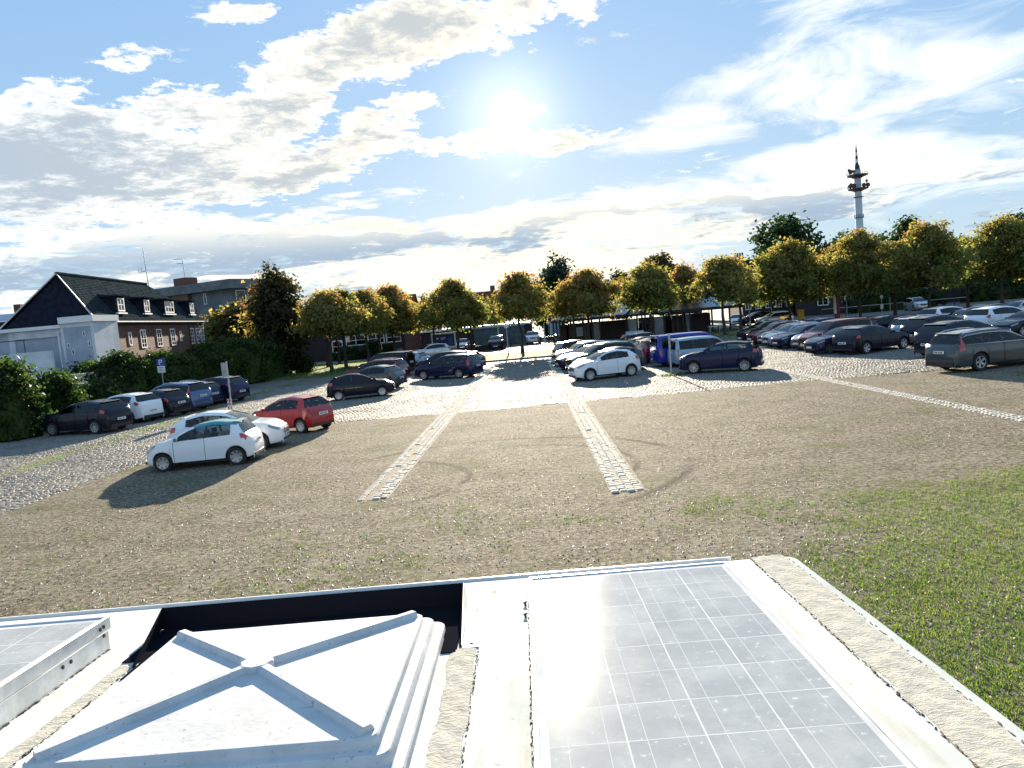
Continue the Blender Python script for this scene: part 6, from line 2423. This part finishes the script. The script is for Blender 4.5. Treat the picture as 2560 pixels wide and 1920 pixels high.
def pavilion():
    p0, p1 = gp(1386, 862), gp(1856, 829)
    p0 = Vector((p0.x, 87.5, 0)); p1 = Vector((colx(1856, 83.5).x, 83.5, 0))
    d = (p1 - p0)
    Lp = d.length
    P = thing('market_pavilion', 'long low market pavilion with ribbed zinc roof, dark timber posts and two crossed gables', 'pavilion', p0, math.atan2(d.y, d.x))
    E, Rg, D = 2.75, 4.35, 7.0
    # roof panels between standing seams
    n = int(Lp / .62)
    w = Lp / n
    mb = MB()
    mb.prism([(0, -1.1, E), (w - .03, -1.1, E), (w - .03, D / 2, Rg), (0, D / 2, Rg)], (0, -.02, .05))
    me = mb.mesh('roof_panel'); me.materials.append(M_['zinc'])
    mb = MB()
    mb.prism([(0, D + 1.1, E), (w - .03, D + 1.1, E), (w - .03, D / 2, Rg), (0, D / 2, Rg)], (0, .02, .05))
    me3 = mb.mesh('rear_roof_panel'); me3.materials.append(M_['zinc'])
    mb = MB()
    mb.prism([(-.03, -1.1, E + .05), (0, -1.1, E + .05), (0, D / 2, Rg + .05), (-.03, D / 2, Rg + .05)], (0, -.03, .06))
    me2 = mb.mesh('seam'); me2.materials.append(M_['zinc'])
    for k in range(n):
        link('roof_panel', me, P, (k * w, 0, 0))
        link('seam', me2, P, (k * w, 0, 0))
        link('rear_roof_panel', me3, P, (k * w, 0, 0))
    mb = MB()
    mb.box(-.1, Lp + .1, -1.16, -1.08, E - .28, E + .02)
    mb.build('eaves_board', M_['wood'], P)
    mb = MB()
    mb.box(-.05, .1, -1.0, D + 1.0, E - .25, E - .02)
    mb.box(Lp - .1, Lp + .05, -1.0, D + 1.0, E - .25, E - .02)
    mb.build('end_beam', M_['wood'], P)
    mb = MB()
    for x in (0.02, Lp - .06):
        mb.prism([(x, -1.05, E), (x, D + 1.05, E), (x, D / 2, Rg - .05)], (.04, 0, 0))
    mb.build('gable_end', M_['wood'], P)
    # bays: (from, to, material, height)
    s = Lp / (1856 - 1386)
    X = lambda px: (px - 1386) * s
    for a, b, mm in ((1402, 1420, 'wood'), (1424, 1462, 'wood'), (1462, 1468, 'concrete'), (1489, 1507, 'greywall'), (1508, 1574, 'brickdark'), (1578, 1600, 'zinc'), (1640, 1668, 'zinc'), (1688, 1712, 'wood'), (1713, 1730, 'greywall'), (1731, 1782, 'brickdark')):
        mb = MB()
        mb.box(X(a), X(b) - .02, .3, D, 0, E - .62)
        mb.build('wall', M_[mm], P)
    for a, b in ((1402, 1600), (1600, 1690), (1690, 1784)):
        mb = MB()
        mb.box(X(a), X(b) - .02, D + .02, D + .14, 0, E - .62)
        mb.build('rear_wall', M_['wood'] if a != 1600 else M_['greywall'], P)
    # clerestory strip lights seen against the bright ground behind
    for a, b in ((1424, 1462), (1464, 1506), (1512, 1574), (1716, 1780)):
        mb = MB()
        for t in (X(a), X(b) - .08):
            mb.box(t, t + .08, .4, .48, E - .6, E - .26)
        mb.box(X(a), X(b), .4, .48, E - .64, E - .58)
        mb.build('clerestory', M_['wood'], P)
    for px in (1390, 1398, 1406, 1434, 1466, 1488, 1508, 1576, 1602, 1614, 1622, 1634, 1642, 1668, 1688, 1700, 1714, 1731, 1784, 1826, 1852):
        mb = MB()
        mb.box(X(px) - .09, X(px) + .09, -.95, -.77, 0, E - .05)
        mb.build('post', M_['wood'], P)
    # two crossed gables with timber trusses
    for c in (X(1612), X(1652)):
        mb = MB()
        hw = 1.7
        mb.prism([(c - hw, -1.3, E - .05), (c + hw, -1.3, E - .05), (c, -1.3, E + 1.25)], (0, 2.6, 0))
        gb = mb.build('gable', M_['greywall'], P)
        mb = MB()
        for sg in (1, -1):
            mb.prism([(c + sg * (hw + .15), -1.42, E - .1), (c + sg * (hw - .15), -1.42, E - .1), (c, -1.42, E + 1.22), (c, -1.42, E + 1.48)], (0, .12, 0))
        mb.box(c - .08, c + .08, -1.40, -1.3, E - .1, E + 1.3)
        mb.build('truss', M_['wood'], gb)
    mb = MB()
    mb.box(X(1445), X(1461), .26, .3, .75, 1.75)
    nb = mb.build('notice_case', M_['steel'], P)
    mb = MB()
    mb.box(X(1447), X(1459), .24, .258, .85, 1.65)
    mb.build('pane', M_['ltblue'], nb)
    for a, b in ((1604, 1613), (1624, 1632), (1644, 1660)):
        mb = MB()
        mb.box(X(a), X(b), .4, .43, .2, 2.0)
        mb.build('glazed_door', M_['pane'], P)
    # low platform and end step
    mb = MB()
    mb.box(-.3, Lp + .2, -1.4, D + 1, 0, .12)
    mb.build('plinth', M_['concrete'], P)
    # table near the right end
    t = thing('table', 'small pale bench table on the paving at the right end of the pavilion', 'table', colx(1786, 82))
    mb = MB()
    mb.bbox(-.6, .6, -.35, .35, .70, .76, .01)
    mb.build('top', M_['winframe'], t)
    for u in (-.5, .5):
        mb = MB()
        mb.box(u - .04, u + .04, -.3, .3, 0, .70)
        mb.build('leg', M_['steel'], t)
    bw = thing('banner', 'pale blue banner rail on the ground in front of the pavilion', 'banner', colx(1567, 66))
    mb = MB()
    mb.box(0, 1.55, 0, .04, .9, 1.5)
    mb.build('panel', M_['ltblue'], bw)
    for u in (.05, 1.5):
        mb = MB()
        mb.tube((u, .03, 0), (u, .03, .95), .025)
        mb.build('post', M_['steel'], bw)


pavilion()


def right_buildings():
    # brick mansion with tall white windows and chimneys
    b = thing('brick_mansion', 'dark brick mansion with tall white windows, white eaves and clustered chimneys behind the right trees', 'building', colx(1858, 121), R(-6))
    zt = at(1880, 668, 121).z
    mb = MB()
    mb.box(0, 13, 0, 12, 0, zt - 1.4)
    mb.build('wall', M_['brickdark'], b)
    for k in range(8):
        window(b, .4 + k * 1.55, 1.35 + k * 1.55, 1.4, 4.5, -.03, 2, 3, .13)
    for k in range(4):
        window(b, 1.2 + k * 2.9, 2.4 + k * 2.9, 5.4, 7.2, -.03, 2, 2, .13)
    tiled_slope(b, (-.7, -.7, zt - 1.4), (13.6, -.7, zt - 1.4), (13.6, 6, zt + 1.5), (-.7, 6, zt + 1.5), 16, 'slate')
    tiled_slope(b, (13.6, 12.7, zt - 1.4), (-.7, 12.7, zt - 1.4), (-.7, 6, zt + 1.5), (13.6, 6, zt + 1.5), 16, 'slate')
    mb = MB()
    mb.prism([(-.1, 0, zt - 1.4), (-.1, 12, zt - 1.4), (-.1, 6, zt + 1.2)], (.3, 0, 0))
    mb.build('gable', M_['brickdark'], b)
    mb = MB()
    mb.box(-.8, 13.7, -.85, -.7, zt - 1.6, zt - 1.3)
    mb.build('eaves', M_['winframe'], b)
    mb = MB()
    mb.box(.3, 1.9, 5.2, 6.6, zt + .4, zt + 1.9)
    ch = mb.build('chimney', M_['brickdark'], b)
    for k in range(4):
        mb = MB()
        mb.tube((.5 + k * .38, 5.9, zt + 1.9), (.5 + k * .38, 5.9, zt + 2.7), .15, .13, 8)
        mb.build('chimney_pot', M_['brickdark'], ch)
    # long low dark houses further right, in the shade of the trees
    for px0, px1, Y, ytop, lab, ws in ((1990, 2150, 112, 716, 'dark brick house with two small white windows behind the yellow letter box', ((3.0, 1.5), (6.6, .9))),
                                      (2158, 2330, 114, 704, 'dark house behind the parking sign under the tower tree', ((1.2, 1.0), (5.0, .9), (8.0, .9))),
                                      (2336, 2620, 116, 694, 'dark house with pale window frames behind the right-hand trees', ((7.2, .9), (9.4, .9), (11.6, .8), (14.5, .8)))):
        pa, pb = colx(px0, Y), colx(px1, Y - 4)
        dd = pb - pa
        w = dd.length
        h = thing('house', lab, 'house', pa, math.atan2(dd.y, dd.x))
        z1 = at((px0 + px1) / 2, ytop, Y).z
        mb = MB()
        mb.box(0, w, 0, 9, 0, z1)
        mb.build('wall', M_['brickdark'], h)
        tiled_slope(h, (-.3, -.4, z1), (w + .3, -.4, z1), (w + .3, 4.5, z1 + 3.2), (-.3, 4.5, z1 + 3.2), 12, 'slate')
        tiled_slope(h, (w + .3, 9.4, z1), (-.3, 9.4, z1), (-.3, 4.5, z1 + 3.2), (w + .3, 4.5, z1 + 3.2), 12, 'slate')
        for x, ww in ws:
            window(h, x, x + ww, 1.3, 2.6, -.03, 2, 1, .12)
    # round glazed lantern peeping over the trees
    g = thing('roof_lantern', 'round pale glazed roof lantern peeping over the tree tops', 'roof lantern', colx(1726, 140))
    zb = at(1728, 676, 140).z
    mb = MB()
    mb.lathe([(2.2, 0), (2.2, zb - .4)], 16, 'z')
    mb.build('drum', M_['brickdark'], g)
    mb = MB()
    mb.lathe([(1.0, zb - .4), (.95, zb + .15), (.7, zb + .55), (0, zb + .75)], 16, 'z')
    mb.build('dome', M_['ltblue'], g, 60)


right_buildings()


def tower():
    Y = 300.0
    t = thing('broadcasting_tower', 'slim white concrete broadcasting tower with two antenna platforms and a red-white mast', 'tower', colx(2157, Y))
    base = t.location
    pxm = Y / FPX
    zz = lambda y: at(2150, y, Y).z
    zt = zz(424)
    mb = MB()
    mb.lathe([(9.2 * pxm, 0), (8.7 * pxm, zz(590)), (8.2 * pxm, zz(500)), (8.1 * pxm, zt), (0, zt)], 24, 'z')
    mb.build('shaft', mat('tower_concrete', (0.52, 0.57, 0.61), 0.8, noise=(.15, .12)), t, 50)
    rd = mat('antenna_red', (0.075, 0.035, 0.042), 0.6)
    for y, r_, h in ((437, 25, 5), (471, 24, 4.5), (492, 12.5, 1.6)):
        z = zz(y)
        mb = MB()
        r_ *= pxm
        h *= pxm
        mb.lathe([(8.4 * pxm, z - h * 1.7), (r_ * .55, z - h * 1.1), (r_, z - h * .4), (r_, z), (8.4 * pxm, z)], 20, 'z')
        pl = mb.build('platform', M_['darksteel'] if y < 460 else rd, t, 30)
        if r_ > 2:
            mb = MB()
            for k in range(20):
                a0, a1 = 6.283 * k / 20, 6.283 * (k + 1) / 20
                q0, q1 = Vector((math.cos(a0) * r_, math.sin(a0) * r_, z)), Vector((math.cos(a1) * r_, math.sin(a1) * r_, z))
                up = Vector((0, 0, 1.2))
                mb.tube(q0, q0 + up, .05, n=4)
                mb.tube(q0 + up, q1 + up, .05, n=4, caps=False)
            mb.build('railing', M_['darksteel'], pl)
    ant = ((-23, 437, 2.4, .35), (-19, 437, 1.6, .5), (-12, 437, 1.9, .3), (-20, 471, 2.2, .3), (-22, 471, 1.2, .5), (19, 471, 3.4, .3), (22, 471, 1.4, .5), (12, 471, 1.4, .5), (-13, 471, 1.3, .6))
    for u, y, h, r_ in ant:
        mb = MB()
        z = zz(y)
        mb.tube((u * pxm, -1.0, z), (u * pxm, -1.0, z + h), .16)
        mb.lathe([(0, -.25), (r_ * 1.5, -.2), (r_ * 1.7, .1), (0, .2)], 10, 'y', (u * pxm, -1.2, z + h * .75))
        mb.build('antenna', M_['darksteel'] if y < 460 else rd, t)
    mb = MB()
    zm = zz(363)
    seg = (zm - zt) / 7
    mb.tube((0, 0, zt), (0, 0, zt + 1.8), 1.1, .9, 10)
    mb.build('mast_foot', M_['darksteel'], t)
    for k in range(7):
        mb = MB()
        mb.tube((0, 0, zt + seg * k), (0, 0, zt + seg * (k + 1) - .01), .75 - k * .07, .70 - k * .07, 8)
        mb.build('mast_section', M_['darksteel'] if k % 2 else M_['winframe'], t, 40)
    mb = MB()
    z = zz(545)
    mb.lathe([(10.6 * pxm, z), (10.6 * pxm, z + .2), (8.6 * pxm, z + .2)], 20, 'z')
    for k in range(20):
        a0 = 6.283 * k / 20
        mb.tube((math.cos(a0) * 10.5 * pxm, math.sin(a0) * 10.5 * pxm, z), (math.cos(a0) * 10.5 * pxm, math.sin(a0) * 10.5 * pxm, z + 1.4), .06, n=4)
    mb.build('gallery', M_['darksteel'], t)


tower()

# ------------------------------------------------------------------ posts, signs, street furniture
def sign_post_left():
    p = colx(415, 48.0)
    s = thing('parking_sign', 'blue parking sign with a white plate below on a thin post in the hedge', 'sign', p, R(14))
    zt, zm, zb = at(410, 896, 48).z, at(411, 914, 48).z, at(412, 931, 48).z
    mb = MB()
    mb.tube((0, .03, 0), (0, .03, zt), .032)
    mb.build('post', M_['steel'], s)
    mb = MB()
    mb.bbox(-.24, .24, -.012, .0, zm + .02, zt, .002)
    pl = mb.build('blue_plate', mat('sign_blue', (0.015, 0.06, 0.32), 0.5), s)
    mb = MB()
    c = (zm + zt) / 2
    hh = (zt - zm) * .36
    mb.box(-.10, -.05, -.020, -.0125, c - hh, c + hh)
    mb.box(-.05, .09, -.020, -.0125, c + hh - .05, c + hh)
    mb.box(-.05, .09, -.020, -.0125, c - .02, c + .03)
    mb.box(.05, .10, -.020, -.0125, c + .03, c + hh - .05)
    mb.build('letter', M_['winframe'], pl)
    mb = MB()
    mb.bbox(-.22, .22, -.012, .0, zb, zm - .01, .002)
    wp = mb.build('white_plate', M_['winframe'], s)
    mb = MB()
    for k in range(3):
        mb.box(-.14, .14 - .05 * (k % 2), -.016, -.0125, zb + .10 + k * .10, zb + .125 + k * .10)
    mb.build('print', M_['mark'], wp)


sign_post_left()


def post_with_back_sign():
    p = gp(580, 1026)
    s = thing('sign_post', 'steel post with the grey back of a sign and red-white guard boards at its foot', 'sign', p, R(-35))
    zt = at(573, 903, p.y).z
    mb = MB()
    mb.tube((0, 0, 0), (0, 0, zt), .045, .045, 10)
    mb.build('post', M_['steel'], s, 60)
    mb = MB()
    mb.bbox(-.42, -.02, -.055, -.05, at(570, 942, p.y).z, zt - .05, .001)
    mb.build('plate', M_['steel'], s)
    wr = mat('guard_red', (0.45, 0.03, 0.03), 0.5)
    for k, u in enumerate((-.16, .07)):
        mb = MB()
        mb.bbox(u, u + .11, -.12, -.08, 0.02, .62, .005)
        g = mb.build('guard_board', M_['winframe'], s)
        for j in range(3):
            mb = MB()
            z = .10 + j * .19
            mb.prism([(u + .002, -.122, z), (u + .108, -.122, z + .06), (u + .108, -.122, z + .14), (u + .002, -.122, z + .08)], (0, .0015, 0))
            mb.build('stripe', wr, g)


post_with_back_sign()


def lamp(px, Y, top_y, lab, lean=0, head=True, r_=.06, mat_='steel', name='lamp_post'):
    p = colx(px, Y)
    s = thing(name, lab, 'lamp post' if head else 'post', p)
    zt = at(px, top_y, Y).z
    mb = MB()
    mb.tube((0, 0, 0), (0, 0, zt), r_, r_ * .7, 8)
    mb.build('pole', M_[mat_], s, 60)
    if head:
        mb = MB()
        mb.lathe([(.05, zt), (.20, zt + .05), (.24, zt + .30), (.16, zt + .42), (0, zt + .46)], 12, 'z')
        mb.build('lantern', M_['winframe'], s, 50)
    return s


p = gp(1679, 938)
s = thing('sign_post', 'slim dark steel post with grass at its foot beside the dark blue crossover', 'post', p)
zt = at(1669, 834, p.y).z
mb = MB()
mb.tube((0, 0, 0), (0, 0, zt), .05, .045, 10)
mb.build('pole', M_['steel'], s, 60)
mb = MB()
mb.bbox(-.03, .03, -.11, -.055, zt - .75, zt - .1, .004)
mb.build('sign_edge', M_['steel'], s)
lamp(1249, 96, 802, 'pale thin pole in front of the board fence', head=False, mat_='winframe', name='flag_pole')
lamp(1272, 72, 820, 'lamp post with a white lantern left of the middle lime tree')
lamp(1364, 84, 808, 'pale sign pole at the right of the middle lime tree', head=False, mat_='winframe', name='flag_pole')
lamp(2226, 86, 742, 'steel pole right of the double white sign under the tower tree', head=False, name='flag_pole')
lamp(2118, 92, 752, 'grey pole right of the pylon sign', head=False, name='flag_pole')
lamp(1876, 90, 760, 'grey pole in front of the pavilion end car', head=False, name='flag_pole')


def right_furniture():
    p = colx(2003, 88)
    b = thing('letter_box', 'yellow letter box on legs under the big lime tree', 'letter box', p)
    ylw = mat('post_yellow', (0.52, 0.34, 0.02), 0.5)
    mb = MB()
    mb.bbox(-.32, .32, -.2, .2, .45, 1.42, .03)
    mb.build('box', ylw, b)
    mb = MB()
    mb.bbox(-.36, .36, -.24, .24, 1.42, 1.55, .04)
    mb.build('lid', ylw, b)
    for u in (-.22, .22):
        mb = MB()
        mb.box(u - .04, u + .04, -.05, .05, 0, .45)
        mb.build('leg', M_['darksteel'], b)
    p = colx(2092, 86)
    s = thing('pylon_sign', 'tall red and white pylon sign behind the far row of cars', 'sign', p, R(20))
    zt = at(2088, 736, 86).z
    mb = MB()
    mb.bbox(-.06, .38, -.12, .12, 0, zt, .02)
    mb.build('red_panel', mat('pylon_red', (0.22, 0.02, 0.025), 0.5), s)
    mb = MB()
    mb.bbox(-.26, -.062, -.10, .10, .8, zt - .05, .02)
    mb.build('white_panel', M_['winframe'], s)
    p = colx(2206, 84)
    s = thing('sign_post', 'thin post with two small white signs in front of the right houses', 'sign', p)
    zt = at(2204, 735, 84).z
    mb = MB()
    mb.tube((0, .03, 0), (0, .03, zt), .035)
    mb.build('post', M_['steel'], s)
    for y0, y1 in ((738, 746), (761, 772)):
        mb = MB()
        mb.bbox(-.16, .16, -.01, 0, at(2204, y1, 84).z, at(2204, y0, 84).z, .002)
        mb.build('plate', M_['winframe'], s)
    f = thing('railing', 'low dark railing along the road behind the far rows', 'railing', colx(2055, 99), R(-4))
    for k in range(13):
        mb = MB()
        mb.box(k * 1.5 - .03, k * 1.5 + .03, -.03, .03, 0, 1.1)
        mb.build('post', M_['darksteel'], f)
    mb = MB()
    mb.box(0, 18, -.025, .025, 1.02, 1.1)
    mb.build('rail', M_['steel'], f)
    for k, px in enumerate((1174, 1186, 1166)):
        b = thing('bollard', ('stout dark bollard under the pointed lime tree', 'dark bollard right of the stout one by the billboard trailer', 'dark bollard left of the stout one by the billboard trailer')[k], 'bollard', colx(px, 84 + k), 0, 'dark bollards behind the square')
        mb = MB()
        mb.lathe([(.14, 0), (.14, .75), (.17, .78), (.15, .92), (0, .98)], 12, 'z')
        mb.build('post', M_['darksteel'], b, 50)


right_furniture()

print('cars', CAR_N, 'objects', len(bpy.data.objects), 'tris', sum(len(p.vertices) - 2 for m_ in bpy.data.meshes for p in m_.polygons))
